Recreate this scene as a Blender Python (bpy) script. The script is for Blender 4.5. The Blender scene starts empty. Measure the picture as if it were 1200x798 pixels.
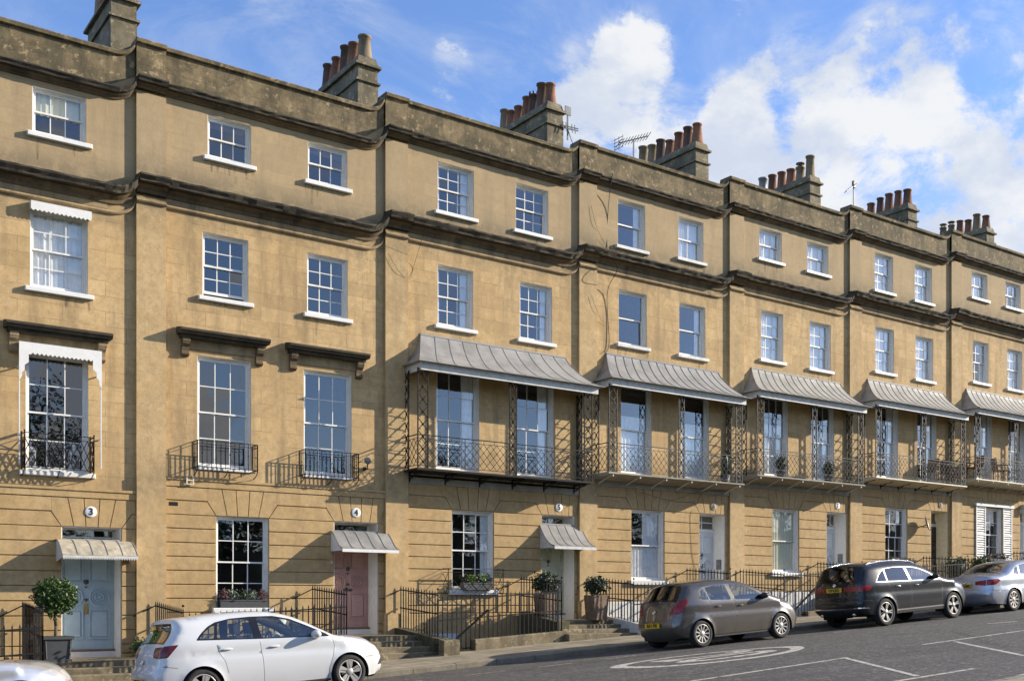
import bpy, bmesh, math, random
from mathutils import Vector, Matrix
from mathutils.geometry import delaunay_2d_cdt
random.seed(7)
R = math.radians
sc = bpy.context.scene
COL = sc.collection

# ------------------------------------------------------------------ node helpers
def new_mat(name):
    m = bpy.data.materials.new(name); m.use_nodes = True
    nt = m.node_tree; nt.nodes.clear()
    out = nt.nodes.new('ShaderNodeOutputMaterial')
    b = nt.nodes.new('ShaderNodeBsdfPrincipled')
    nt.links.new(b.outputs[0], out.inputs[0])
    return m, nt, b, out
def N(nt, t, **kw):
    n = nt.nodes.new(t)
    for k, v in kw.items():
        if k.startswith('i_'):
            n.inputs[k[2:].replace('_', ' ')].default_value = v
        else: setattr(n, k, v)
    return n
def noise(nt, vec, scale, detail=4, rough=.55, dist=0):
    n = N(nt, 'ShaderNodeTexNoise'); n.inputs['Scale'].default_value = scale
    n.inputs['Detail'].default_value = detail; n.inputs['Roughness'].default_value = rough
    n.inputs['Distortion'].default_value = dist
    nt.links.new(vec, n.inputs['Vector']); return n.outputs['Fac']
def ramp(nt, fac, a, b, lo=0., hi=1.):
    n = N(nt, 'ShaderNodeMapRange'); n.interpolation_type = 'SMOOTHSTEP'
    n.inputs['From Min'].default_value = a; n.inputs['From Max'].default_value = b
    n.inputs['To Min'].default_value = lo; n.inputs['To Max'].default_value = hi
    nt.links.new(fac, n.inputs['Value']); return n.outputs[0]
def mix(nt, fac, a, b, blend='MIX'):
    n = N(nt, 'ShaderNodeMix'); n.data_type = 'RGBA'; n.blend_type = blend
    for s, v in ((0, fac), (6, a), (7, b)):
        if isinstance(v, (int, float)): n.inputs[s].default_value = v
        elif isinstance(v, tuple): n.inputs[s].default_value = (*v, 1)
        else: nt.links.new(v, n.inputs[s])
    return n.outputs[2]
def math_(nt, op, a, b=0.):
    n = N(nt, 'ShaderNodeMath'); n.operation = op
    for s, v in ((0, a), (1, b)):
        if isinstance(v, (int, float)): n.inputs[s].default_value = v
        else: nt.links.new(v, n.inputs[s])
    return n.outputs[0]
def mapping(nt, vec, scale=(1, 1, 1), rot=(0, 0, 0), loc=(0, 0, 0)):
    n = N(nt, 'ShaderNodeMapping'); n.inputs['Scale'].default_value = scale
    n.inputs['Rotation'].default_value = rot; n.inputs['Location'].default_value = loc
    nt.links.new(vec, n.inputs[0]); return n.outputs[0]
def bump(nt, b, h, strength=.3, dist=.01):
    n = N(nt, 'ShaderNodeBump'); n.inputs['Strength'].default_value = strength
    n.inputs['Distance'].default_value = dist; nt.links.new(h, n.inputs['Height'])
    nt.links.new(n.outputs[0], b.inputs['Normal'])
def wpos(nt): return N(nt, 'ShaderNodeNewGeometry').outputs['Position']
def opos(nt): return N(nt, 'ShaderNodeTexCoord').outputs['Object']

# ------------------------------------------------------------------ materials
def stone(name, c1, c2, dirt, joints=True, dirt_amt=.5, grey_top=False, moss=0.):
    m, nt, b, _ = new_mat(name)
    w = wpos(nt); o = opos(nt)
    big = noise(nt, w, .55, 5, .6, .4)
    col = mix(nt, ramp(nt, big, .25, .75), c1, c2)
    fine = noise(nt, w, 7, 7, .75)
    col = mix(nt, ramp(nt, fine, .36, .7, 0, .6), col, tuple(x * .66 for x in c2))
    warm = noise(nt, w, 1.3, 5, .65, .5)
    col = mix(nt, ramp(nt, warm, .45, .75, 0, .4), col, (c2[0] * .98, c2[1] * .92, c2[2] * .74))
    sp = noise(nt, w, 26, 4, .65)
    col = mix(nt, ramp(nt, sp, .60, .70, 0, .5), col, tuple(x * .42 for x in c2))
    h = sp
    if joints:
        mv = mapping(nt, w, (1, 1, 1), (R(90), 0, 0))
        br = N(nt, 'ShaderNodeTexBrick'); br.offset = .5
        br.inputs['Scale'].default_value = 1; br.inputs['Mortar Size'].default_value = .007
        br.inputs['Mortar Smooth'].default_value = .3
        br.inputs['Brick Width'].default_value = .82; br.inputs['Row Height'].default_value = .315
        br.inputs['Color1'].default_value = (0, 0, 0, 1); br.inputs['Color2'].default_value = (1, 1, 1, 1)
        br.inputs['Mortar'].default_value = (.5, .5, .5, 1)
        nt.links.new(mv, br.inputs['Vector'])
        col = mix(nt, .06, col, br.outputs['Color'], 'OVERLAY')
        bc = N(nt, 'ShaderNodeSeparateColor'); nt.links.new(br.outputs['Color'], bc.inputs[0])
        col = mix(nt, ramp(nt, bc.outputs[0], .88, .93, 0, .16), col, tuple(min(1, x * 1.22) for x in c1)); col = mix(nt, ramp(nt, bc.outputs[0], .12, .06, 0, .2), col, tuple(x * .72 for x in c2))
        jn = noise(nt, w, 1.6, 3)
        jf = math_(nt, 'MULTIPLY', br.outputs['Fac'], ramp(nt, jn, .40, .60, .10, .8))
        col = mix(nt, jf, col, tuple(x * .5 for x in c2))
    st = noise(nt, mapping(nt, w, (2.6, 2.6, .28)), 1.0, 6, .62)
    col = mix(nt, ramp(nt, st, .46, .7, 0, dirt_amt), col, dirt)
    blot = noise(nt, w, 3.6, 9, .78)
    col = mix(nt, ramp(nt, blot, .52, .7, 0, .45), col, tuple(x * .62 for x in c2)); col = mix(nt, ramp(nt, blot, .46, .36, 0, .3), col, tuple(min(1, x * 1.2) for x in c1))
    pale = noise(nt, w, 2.3, 5, .7, .6)
    col = mix(nt, ramp(nt, pale, .66, .72, 0, .4), col, tuple(min(1, x * 1.28) for x in c1))
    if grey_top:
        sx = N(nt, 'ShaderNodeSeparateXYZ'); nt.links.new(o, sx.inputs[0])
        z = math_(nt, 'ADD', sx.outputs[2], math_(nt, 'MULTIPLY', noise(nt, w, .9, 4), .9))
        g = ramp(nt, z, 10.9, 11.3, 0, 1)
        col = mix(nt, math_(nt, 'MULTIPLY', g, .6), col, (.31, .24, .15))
        # patchy lichen and soot above the middle cornice, soot and painted shade under it
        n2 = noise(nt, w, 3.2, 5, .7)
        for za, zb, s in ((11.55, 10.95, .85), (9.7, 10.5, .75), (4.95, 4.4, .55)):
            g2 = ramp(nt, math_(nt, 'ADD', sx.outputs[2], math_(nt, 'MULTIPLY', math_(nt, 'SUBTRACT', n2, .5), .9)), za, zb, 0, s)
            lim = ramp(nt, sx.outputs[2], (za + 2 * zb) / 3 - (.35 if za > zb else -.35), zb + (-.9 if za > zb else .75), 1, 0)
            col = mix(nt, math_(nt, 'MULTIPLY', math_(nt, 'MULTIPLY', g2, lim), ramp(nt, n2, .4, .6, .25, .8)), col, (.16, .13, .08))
    if moss:
        mo = noise(nt, w, 1.7, 8, .75, .3)
        col = mix(nt, ramp(nt, mo, .42, .6, 0, moss), col, (.058, .048, .026))
        sp2 = noise(nt, w, 5.5, 7, .7)
        col = mix(nt, ramp(nt, sp2, .55, .64, 0, .75), col, tuple(min(.6, x * 1.45) for x in c1))
    nt.links.new(col, b.inputs['Base Color'])
    b.inputs['Roughness'].default_value = .9
    bump(nt, b, math_(nt, 'ADD', h, math_(nt, 'MULTIPLY', fine, 1.5)), .35, .008)
    return m
def plain(name, col, rough=.5, metal=0., var=.12, scale=8, bumpy=0., coat=0., spec=None):
    m, nt, b, _ = new_mat(name)
    w = opos(nt)
    n = noise(nt, w, scale, 5, .65)
    c = mix(nt, ramp(nt, n, .35, .7), tuple(min(1, x * (1 + var)) for x in col), tuple(x * (1 - var) for x in col))
    nt.links.new(c, b.inputs['Base Color'])
    nt.links.new(ramp(nt, n, .3, .7, max(.02, rough - .06), min(1, rough + .06)), b.inputs['Roughness'])
    b.inputs['Metallic'].default_value = metal
    if coat: b.inputs['Coat Weight'].default_value = coat; b.inputs['Coat Roughness'].default_value = .03
    if spec is not None: b.inputs['Specular IOR Level'].default_value = spec
    if bumpy: bump(nt, b, noise(nt, w, scale * 4, 4), bumpy, .01)
    return m
def glass_mat(name, tint=(.8, .85, .85), refl=1.35):
    m = bpy.data.materials.new(name); m.use_nodes = True
    nt = m.node_tree; nt.nodes.clear()
    out = N(nt, 'ShaderNodeOutputMaterial'); mx = N(nt, 'ShaderNodeMixShader')
    tr = N(nt, 'ShaderNodeBsdfTransparent'); tr.inputs[0].default_value = (*tint, 1)
    gl = N(nt, 'ShaderNodeBsdfGlossy'); gl.inputs['Roughness'].default_value = .012
    gl.inputs['Color'].default_value = (1, 1, 1, 1)
    fr = N(nt, 'ShaderNodeFresnel'); gb = N(nt, 'ShaderNodeNewGeometry')
    nt.links.new(math_(nt, 'ADD', 1.52, math_(nt, 'MULTIPLY', gb.outputs['Backfacing'], 1 / 1.52 - 1.52)), fr.inputs[0])
    f = math_(nt, 'MINIMUM', math_(nt, 'MULTIPLY', fr.outputs[0], 2 * refl), 1.)
    bm_ = N(nt, 'ShaderNodeBump'); bm_.inputs['Strength'].default_value = .06; bm_.inputs['Distance'].default_value = .02
    nt.links.new(noise(nt, wpos(nt), 1.7, 2), bm_.inputs['Height']); nt.links.new(bm_.outputs[0], gl.inputs['Normal'])
    nt.links.new(f, mx.inputs[0]); nt.links.new(tr.outputs[0], mx.inputs[1]); nt.links.new(gl.outputs[0], mx.inputs[2])
    nt.links.new(mx.outputs[0], out.inputs[0])
    return m
def leaf_mat(name, c1, c2):
    m, nt, b, _ = new_mat(name)
    n = noise(nt, wpos(nt), 14, 3); n2 = noise(nt, wpos(nt), 3, 3)
    c = mix(nt, ramp(nt, n, .35, .65), c1, c2); c = mix(nt, ramp(nt, n2, .4, .6, 0, .5), c, tuple(x * .6 for x in c2))
    nt.links.new(c, b.inputs['Base Color']); b.inputs['Roughness'].default_value = .5
    return m

M = {}
STONE_C1, STONE_C2 = (.60, .42, .21), (.47, .315, .15)
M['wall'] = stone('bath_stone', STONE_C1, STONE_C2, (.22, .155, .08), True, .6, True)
M['rust'] = stone('ground_floor_stone', (.50, .355, .175), (.43, .285, .13), (.26, .175, .085), False, .4)
M['pil'] = stone('pilaster_stone', (.56, .40, .21), (.45, .31, .15), (.25, .18, .095), False, .5, True)
M['parapet'] = stone('weathered_parapet_stone', (.27, .20, .11), (.17, .128, .066), (.06, .052, .03), True, .8, False, .75)
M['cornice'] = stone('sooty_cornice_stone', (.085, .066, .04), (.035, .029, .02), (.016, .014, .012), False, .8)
M['soffit'] = stone('cornice_underside_stone', (.46, .33, .18), (.28, .2, .11), (.08, .06, .035), False, .7)
M['bed'] = stone('sooty_shaded_bed_stone', (.20, .14, .075), (.10, .072, .042), (.03, .025, .017), False, .8)  # soot, with the deep shade under the cornice darkened into the colour
M['chim'] = stone('chimney_stone', (.27, .225, .15), (.19, .155, .095), (.07, .065, .045), True, .6, False, .5)
M['pave'] = stone('paving_stone', (.30, .25, .17), (.22, .18, .12), (.12, .1, .065), False, .5)
M['step'] = stone('doorstep_stone', (.28, .225, .14), (.18, .145, .088), (.06, .055, .033), False, .7, False, .5)
M['moss'] = stone('mossy_stone', (.10, .09, .05), (.07, .062, .034), (.03, .035, .015), False, .8, False, .7)
M['kerb'] = stone('kerb_stone', (.26, .225, .165), (.19, .165, .12), (.1, .09, .07), False, .5)
def stain_mat():
    m = bpy.data.materials.new('rain_stain'); m.use_nodes = True; nt = m.node_tree; b = nt.nodes['Principled BSDF']; out = nt.nodes['Material Output']
    b.inputs['Base Color'].default_value = (.13, .1, .055, 1); b.inputs['Roughness'].default_value = .9
    tr = N(nt, 'ShaderNodeBsdfTransparent'); mx = N(nt, 'ShaderNodeMixShader')
    nt.links.new(ramp(nt, noise(nt, mapping(nt, wpos(nt), (9, 9, 2)), 1.5, 6, .7), .42, .7, 0, .55), mx.inputs[0]); nt.links.new(tr.outputs[0], mx.inputs[1]); nt.links.new(b.outputs[0], mx.inputs[2]); nt.links.new(mx.outputs[0], out.inputs[0])
    return m
M['stain'] = stain_mat()
M['white'] = plain('white_paint', (.72, .71, .68), .45, var=.05)
M['white2'] = plain('dull_white_paint', (.55, .54, .51), .6, var=.12)
M['cream'] = plain('cream_paint', (.62, .56, .42), .6, var=.08)
M['grey_slab'] = stone('grey_balcony_stone', (.42, .39, .33), (.32, .29, .23), (.2, .18, .14), False, .5)
M['iron'] = plain('black_ironwork', (.012, .012, .013), .65, var=.3, spec=.2)
M['iron_grey'] = plain('grey_ironwork', (.17, .17, .17), .5, var=.3)
M['lead'] = plain('lead_roofing', (.245, .235, .22), .55, .0, .22, 2.2, .1)
M['lead_seam'] = plain('lead_seam', (.30, .295, .28), .5, var=.1)
M['lead_dark'] = plain('slate_lead', (.20, .205, .215), .5, var=.2)
M['glass'] = glass_mat('window_glass', (.97, .98, .98), 1.6)
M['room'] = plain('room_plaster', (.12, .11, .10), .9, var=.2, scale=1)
M['curtain'] = plain('white_curtain', (.88, .88, .87), .9, var=.1, scale=5)
M['blind'] = plain('cream_blind', (.88, .84, .62), .8, var=.05, scale=3)
M['blue'] = plain('pale_blue_door_paint', (.37, .47, .53), .4, var=.06)
M['pink'] = plain('dusky_pink_door_paint', (.43, .26, .23), .5, var=.08)
M['sage'] = plain('sage_door_paint', (.46, .48, .38), .5, var=.06)
M['whitedoor'] = plain('white_door_paint', (.58, .62, .66), .45, var=.04)
M['blackdoor'] = plain('black_door_paint', (.02, .022, .025), .3)
M['brass'] = plain('brass', (.55, .38, .12), .3, 1.)
M['steel'] = plain('dark_bronze', (.12, .1, .08), .4, .8)
M['wood'] = plain('weathered_wood', (.17, .115, .075), .8, var=.3)
M['planter'] = plain('lead_planter', (.05, .053, .058), .6, var=.15)
M['terracotta'] = stone('terracotta', (.32, .14, .075), (.19, .088, .05), (.07, .045, .03), False, .9)
M['buffpot'] = stone('buff_clay', (.30, .225, .14), (.2, .15, .09), (.11, .09, .06), False, .7)
M['darkpot'] = stone('sooty_clay', (.16, .085, .06), (.1, .06, .045), (.03, .025, .02), False, .7)
M['slate'] = plain('roof_slate', (.11, .115, .13), .6, var=.3, scale=3)
M['leaf'] = leaf_mat('box_leaves', (.075, .14, .02), (.03, .07, .012))
M['leaf2'] = leaf_mat('dark_shrub_leaves', (.035, .06, .02), (.015, .03, .01))
M['leafgrey'] = leaf_mat('silver_leaves', (.26, .28, .22), (.14, .17, .12))
M['leafred'] = leaf_mat('heather_leaves', (.22, .10, .09), (.12, .07, .06))
M['leaflime'] = leaf_mat('lime_leaves', (.22, .35, .03), (.10, .2, .02))
M['treeleaf'] = leaf_mat('tree_leaves', (.05, .075, .02), (.025, .04, .012))
M['bark'] = plain('bark', (.09, .07, .05), .9, var=.3, bumpy=.5)
M['tyre'] = plain('tyre_rubber', (.022, .021, .02), .85, var=.2)
M['alloy'] = plain('alloy', (.42, .40, .37), .38, .4, .05)
M['alloydark'] = plain('wheel_well_black', (.012, .012, .012), .7)
M['chrome'] = plain('chrome', (.75, .75, .75), .12, 1., .03)
M['carblack'] = plain('black_plastic', (.02, .02, .021), .5, var=.1)
M['glossblack'] = plain('gloss_black', (.012, .012, .014), .12)
M['carglass'] = glass_mat('car_glass', (.84, .90, .84), 1.35)
M['privacy'] = glass_mat('tinted_car_glass', (.035, .04, .042), 1.1)
M['seat'] = plain('seat_fabric', (.045, .045, .05), .9)
M['redlamp'] = plain('red_lamp', (.24, .006, .008), .25)
M['redlampdark'] = plain('dark_red_lamp', (.12, .006, .012), .2)
M['clearlamp'] = plain('clear_lamp', (.5, .5, .52), .1, .3)
M['yellowplate'] = plain('yellow_plate', (.75, .47, .02), .4, var=.03)
M['black'] = plain('black_ink', (.01, .01, .01), .5)
M['roadmark'] = None
def carpaint(name, col, metal, rough=.35, dirty=.45):
    m, nt, b, _ = new_mat(name)
    n = noise(nt, wpos(nt), 2.5, 4)
    sx = N(nt, 'ShaderNodeSeparateXYZ'); nt.links.new(opos(nt), sx.inputs[0])
    dirt = math_(nt, 'MULTIPLY', ramp(nt, sx.outputs[2], .75, .2, 0, dirty), ramp(nt, n, .3, .65, .3, 1))
    c = mix(nt, dirt, col, (.22, .18, .13))
    nt.links.new(c, b.inputs['Base Color'])
    b.inputs['Metallic'].default_value = metal; b.inputs['Roughness'].default_value = rough
    b.inputs['Coat Weight'].default_value = .55 if col[0] < .05 else 1.; b.inputs['Coat Roughness'].default_value = .015; b.inputs['Coat IOR'].default_value = 1.5; b.inputs['Specular IOR Level'].default_value = .25 if col[0] < .05 else .5
    return m
M['pw'] = carpaint('white_car_paint', (.60, .61, .62), 0., .4, .12)
M['pb'] = carpaint('brown_grey_car_paint', (.095, .086, .080), .5, .3, .5)
M['pn'] = carpaint('dark_grey_car_paint', (.010, .012, .016), .0, .3, .06)
M['ps'] = carpaint('silver_blue_car_paint', (.50, .54, .60), .6, .3)
M['ps2'] = carpaint('silver_car_paint', (.60, .61, .64), .6, .28)

def asphalt():
    m, nt, b, _ = new_mat('asphalt'); w = wpos(nt)
    g = noise(nt, w, 42, 6, .85); p = noise(nt, w, .5, 5, .6, .5); s = noise(nt, mapping(nt, w, (.12, 1.3, 1)), 1.2, 5, .6)
    c = mix(nt, ramp(nt, g, .3, .75), (.019, .017, .016), (.105, .095, .085))
    g2 = noise(nt, w, 7, 11, .9)
    c = mix(nt, ramp(nt, g2, .53, .60, 0, .65), c, (.22, .205, .18)); c = mix(nt, ramp(nt, g2, .47, .41, 0, .6), c, (.02, .019, .018))
    c = mix(nt, ramp(nt, p, .4, .65, 0, .35), c, (.05, .047, .045))
    c = mix(nt, ramp(nt, s, .52, .7, 0, .45), c, (.11, .1, .09))
    v = N(nt, 'ShaderNodeTexVoronoi'); v.feature = 'DISTANCE_TO_EDGE'; v.inputs['Scale'].default_value = .16
    nt.links.new(mix(nt, .12, w, noise(nt, w, 1.5, 4)), v.inputs['Vector'])
    crk = ramp(nt, v.outputs['Distance'], .012, .002, 0, .7)
    c = mix(nt, crk, c, (.018, .017, .016))
    for sc_v, amt in ((16, .55), (38, .5)):
        vo = N(nt, 'ShaderNodeTexVoronoi'); vo.inputs['Scale'].default_value = sc_v; nt.links.new(w, vo.inputs['Vector'])
        vs_ = N(nt, 'ShaderNodeSeparateColor'); nt.links.new(vo.outputs['Color'], vs_.inputs[0])
        c = mix(nt, ramp(nt, vs_.outputs[0], .72, 1., 0, amt), c, (.21, .195, .17)); c = mix(nt, ramp(nt, vs_.outputs[1], .65, 1., 0, amt), c, (.022, .02, .019))
    pt = noise(nt, mapping(nt, w, (.25, .9, 1)), 1.1, 2, .4); c = mix(nt, ramp(nt, pt, .60, .615, 0, .35), c, (.035, .033, .032))
    nt.links.new(c, b.inputs['Base Color']); b.inputs['Roughness'].default_value = .85
    bump(nt, b, g, .6, .008)
    return m
M['asphalt'] = asphalt()
def roadpaint():
    m, nt, b, _ = new_mat('worn_road_paint'); w = wpos(nt)
    g = noise(nt, w, 60, 4, .7); n = noise(nt, w, 7, 6, .75)
    c = mix(nt, ramp(nt, n, .5, .6), (.50, .46, .39), (.13, .12, .11)); c = mix(nt, ramp(nt, g, .55, .75, 0, .6), c, (.2, .19, .17))
    nt.links.new(c, b.inputs['Base Color']); b.inputs['Roughness'].default_value = .8
    return m
M['roadmark'] = roadpaint()
def flagstones():
    m, nt, b, _ = new_mat('flagstones'); w = wpos(nt)
    br = N(nt, 'ShaderNodeTexBrick'); br.offset = .45
    br.inputs['Scale'].default_value = 1; br.inputs['Mortar Size'].default_value = .012
    br.inputs['Brick Width'].default_value = .66; br.inputs['Row Height'].default_value = .85
    br.inputs['Color1'].default_value = (.36, .30, .205, 1); br.inputs['Color2'].default_value = (.24, .2, .14, 1)
    br.inputs['Mortar'].default_value = (.07, .06, .04, 1)
    nt.links.new(mapping(nt, w, (1, 1, 1), (0, 0, R(90))), br.inputs['Vector'])
    n = noise(nt, w, 1.5, 6, .65); c = mix(nt, ramp(nt, n, .45, .65, 0, .55), br.outputs['Color'], (.13, .115, .075))
    n2 = noise(nt, w, 30, 4, .7); c = mix(nt, ramp(nt, n2, .5, .7, 0, .4), c, (.12, .1, .07))
    nt.links.new(c, b.inputs['Base Color']); b.inputs['Roughness'].default_value = .85
    bump(nt, b, math_(nt, 'SUBTRACT', n2, br.outputs['Fac']), .3, .01)
    return m
M['flags'] = flagstones()
def grassmat():
    m, nt, b, _ = new_mat('grass_ground'); w = wpos(nt)
    c = mix(nt, noise(nt, w, 3, 6), (.05, .09, .02), (.1, .12, .04)); nt.links.new(c, b.inputs['Base Color']); b.inputs['Roughness'].default_value = .95
    return m
M['grass'] = grassmat()

# ------------------------------------------------------------------ mesh builder
def wloc(o):
    v = Vector((0, 0, 0))
    while o is not None: v += o.location; o = o.parent
    return v
class MB:
    def __init__(s): s.v = []; s.f = []; s.sm = []
    def add(s, vs, fs, smooth=False):
        b = len(s.v); s.v += [tuple(x) for x in vs]
        for f in fs: s.f.append(tuple(b + i for i in f)); s.sm.append(smooth)
    def quad(s, a, b, c, d): s.add([a, b, c, d], [(0, 1, 2, 3)])
    def box(s, x0, x1, y0, y1, z0, z1):
        s.add([(x0, y0, z0), (x1, y0, z0), (x1, y1, z0), (x0, y1, z0), (x0, y0, z1), (x1, y0, z1), (x1, y1, z1), (x0, y1, z1)],
              [(0, 3, 2, 1), (4, 5, 6, 7), (0, 1, 5, 4), (1, 2, 6, 5), (2, 3, 7, 6), (3, 0, 4, 7)])
    def cbox(s, x0, x1, y0, y1, z0, z1, c=.01):   # box with chamfered front edges (facing -y)
        s.add([(x0, y1, z0), (x1, y1, z0), (x1, y1, z1), (x0, y1, z1), (x0, y0 + c, z0), (x1, y0 + c, z0), (x1, y0 + c, z1), (x0, y0 + c, z1),
               (x0 + c, y0, z0 + c), (x1 - c, y0, z0 + c), (x1 - c, y0, z1 - c), (x0 + c, y0, z1 - c)],
              [(4, 5, 9, 8), (5, 6, 10, 9), (6, 7, 11, 10), (7, 4, 8, 11), (8, 9, 10, 11), (0, 1, 5, 4), (1, 2, 6, 5), (2, 3, 7, 6), (3, 0, 4, 7)])
    def prism(s, poly, y0, y1):  # poly in (x,z); y0 front
        n = len(poly)
        vs = [(x, y0, z) for x, z in poly] + [(x, y1, z) for x, z in poly]
        fs = [tuple(range(n)), tuple(range(2 * n - 1, n - 1, -1))] + [(i, i + n, (i + 1) % n + n, (i + 1) % n) for i in range(n)]
        s.add(vs, fs)
    def prismx(s, poly, x0, x1):  # poly in (y,z)
        n = len(poly)
        vs = [(x0, y, z) for y, z in poly] + [(x1, y, z) for y, z in poly]
        fs = [tuple(range(n)), tuple(range(2 * n - 1, n - 1, -1))] + [(i, i + n, (i + 1) % n + n, (i + 1) % n) for i in range(n)]
        s.add(vs, fs)
    def bar(s, p, q, t=.01, n=4):
        p = Vector(p); q = Vector(q); d = (q - p)
        if d.length < 1e-6: return
        d.normalize(); u = d.cross(Vector((0, 0, 1)))
        if u.length < .05: u = d.cross(Vector((1, 0, 0)))
        u.normalize(); w = d.cross(u); vs = []
        for c in (p, q):
            for k in range(n):
                a = 2 * math.pi * (k + .5) / n; vs.append(c + (u * math.cos(a) + w * math.sin(a)) * t * .7071)
        s.add(vs, [(k, (k + 1) % n, (k + 1) % n + n, k + n) for k in range(n)] + [tuple(range(n - 1, -1, -1)), tuple(range(n, 2 * n))], n > 5)
    def path(s, pts, t=.01, n=4):
        for a, b in zip(pts, pts[1:]): s.bar(a, b, t, n)
    def lathe(s, prof, c, n=16, axis='z', smooth=True, cap=True):
        vs = []; m = len(prof)
        for r, h in prof:
            for k in range(n):
                a = 2 * math.pi * k / n; x, y = r * math.cos(a), r * math.sin(a)
                if axis == 'z': vs.append((c[0] + x, c[1] + y, c[2] + h))
                elif axis == 'y': vs.append((c[0] + x, c[1] + h, c[2] + y))
                else: vs.append((c[0] + h, c[1] + x, c[2] + y))
        fs = [(i * n + k, i * n + (k + 1) % n, (i + 1) * n + (k + 1) % n, (i + 1) * n + k) for i in range(m - 1) for k in range(n)]
        s.add(vs, fs, smooth)
        if cap: s.add(vs[:n], [tuple(range(n - 1, -1, -1))]); s.add(vs[-n:], [tuple(range(n))])
    def ico(s, c, r, sub=1, sc_=(1, 1, 1), jit=0.):
        bm = bmesh.new(); bmesh.ops.create_icosphere(bm, subdivisions=sub, radius=r)
        vs = [(c[0] + v.co.x * sc_[0] * (1 + random.uniform(-jit, jit)), c[1] + v.co.y * sc_[1] * (1 + random.uniform(-jit, jit)), c[2] + v.co.z * sc_[2] * (1 + random.uniform(-jit, jit))) for v in bm.verts]
        s.add(vs, [tuple(v.index for v in f.verts) for f in bm.faces], True); bm.free()
    def build(s, name, mat, parent=None, fixn=True):
        me = bpy.data.meshes.new(name); me.from_pydata(s.v, [], s.f)
        me.polygons.foreach_set('use_smooth', s.sm)
        me.update()
        if fixn:
            bm = bmesh.new(); bm.from_mesh(me); bmesh.ops.recalc_face_normals(bm, faces=bm.faces); bm.to_mesh(me); bm.free()
        me.materials.append(mat)
        o = bpy.data.objects.new(name, me); COL.objects.link(o)
        if parent is not None: o.parent = parent
        return o
def tag(o, label=None, cat=None, group=None, kind=None):
    if label: o['label'] = label
    if cat: o['category'] = cat
    if group: o['group'] = group
    if kind: o['kind'] = kind
    return o
def thing(name, label, cat, loc=(0, 0, 0), group=None, rot=None):
    o = bpy.data.objects.new(name, None); COL.objects.link(o); o.location = loc
    o.empty_display_size = .2
    if rot: o.rotation_euler = rot
    return tag(o, label, cat, group)
def copy_tree(o, parent=None):
    c = o.copy(); COL.objects.link(c); c.parent = parent
    for ch in [x for x in KIDS.get(o.name, [])] if False else list(o.children): copy_tree(ch, c)
    return c
def text_mesh(name, txt, size, mat, parent, loc, rot=(R(90), 0, 0), depth=.004, sx=1., bold=.0):
    cu = bpy.data.curves.new(name, 'FONT'); cu.body = txt; cu.size = size; cu.align_x = 'CENTER'; cu.align_y = 'CENTER'
    cu.extrude = depth; cu.offset = bold
    t = bpy.data.objects.new(name + '_t', cu); COL.objects.link(t)
    dg = bpy.context.evaluated_depsgraph_get(); me = bpy.data.meshes.new_from_object(t.evaluated_get(dg))
    bpy.data.objects.remove(t)
    me.name = name; me.materials.clear(); me.materials.append(mat)
    o = bpy.data.objects.new(name, me); COL.objects.link(o)
    o.parent = parent; o.location = loc; o.rotation_euler = rot; o.scale = (sx, 1, 1)
    return o
def leaves(mb, c, rad, n, size, seed=0, shell=.45, flat=1.):
    rnd = random.Random(seed)
    for _ in range(n):
        while True:
            v = Vector((rnd.uniform(-1, 1), rnd.uniform(-1, 1), rnd.uniform(-1, 1)))
            if shell < v.length < 1 and (math.sin(v.x * 9 + seed) * math.sin(v.y * 8 + 1) * math.sin(v.z * 9 + seed * 2) < .42): break
        bumpy = 1 + .17 * math.sin(v.x * 7 + seed) * math.cos(v.z * 6 + v.y * 5) + .1 * math.sin(v.x * 15 + v.z * 13 + seed)
        p = Vector((c[0] + v.x * rad[0] * bumpy, c[1] + v.y * rad[1] * bumpy, c[2] + v.z * rad[2] * bumpy))
        a = Vector((rnd.gauss(0, 1), rnd.gauss(0, 1), rnd.gauss(0, 1))).normalized()
        b = a.cross(Vector((rnd.gauss(0, 1), rnd.gauss(0, 1), rnd.gauss(0, 1)))).normalized()
        l = size * rnd.uniform(.6, 1.3); w = l * .5 * flat
        mb.add([p - a * l * .5, p + b * w * .5, p + a * l * .5, p - b * w * .5], [(0, 1, 2, 3)])

# ------------------------------------------------------------------ terrain
def zr(x, y): return .063 * x + .04 * min(max(-6.6 - y, -2.), 3.)
KERB = -4.4
def sheet(name, x0, x1, ys, zf, mat, nx=2):
    mb = MB(); xs = [x0 + (x1 - x0) * i / nx for i in range(nx + 1)]
    for xa, xb in zip(xs, xs[1:]):
        for ya, yb in zip(ys, ys[1:]):
            mb.quad((xa, ya, zf(xa, ya)), (xb, ya, zf(xb, ya)), (xb, yb, zf(xb, yb)), (xa, yb, zf(xa, yb)))
    o = mb.build(name, mat); tag(o, kind='structure'); return o
sheet('road', -70, 140, [KERB, -6.6, -9.6, -17.], zr, M['asphalt'])
sheet('ground', -1200, 1500, [-1500, -400, -60, -20.2], lambda x, y: .063 * max(-90, min(160, x)) + .25, M['grass'], 9)
sheet('rear_garden_ground', -1200, 1500, [11., 60, 400, 1500], lambda x, y: .063 * max(-90, min(160, x)) - .3, M['grass'], 9)
PAVZ = lambda x, y: zr(x, KERB) + .12 + .02 * (KERB - y) * -1
sheet('pavement', -70, 140, [KERB + .16, -2.02], PAVZ, M['flags'])
sheet('opposite_pavement', -70, 140, [-20.2, -17.16], lambda x, y: zr(x, -17) + .13, M['flags'])
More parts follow.
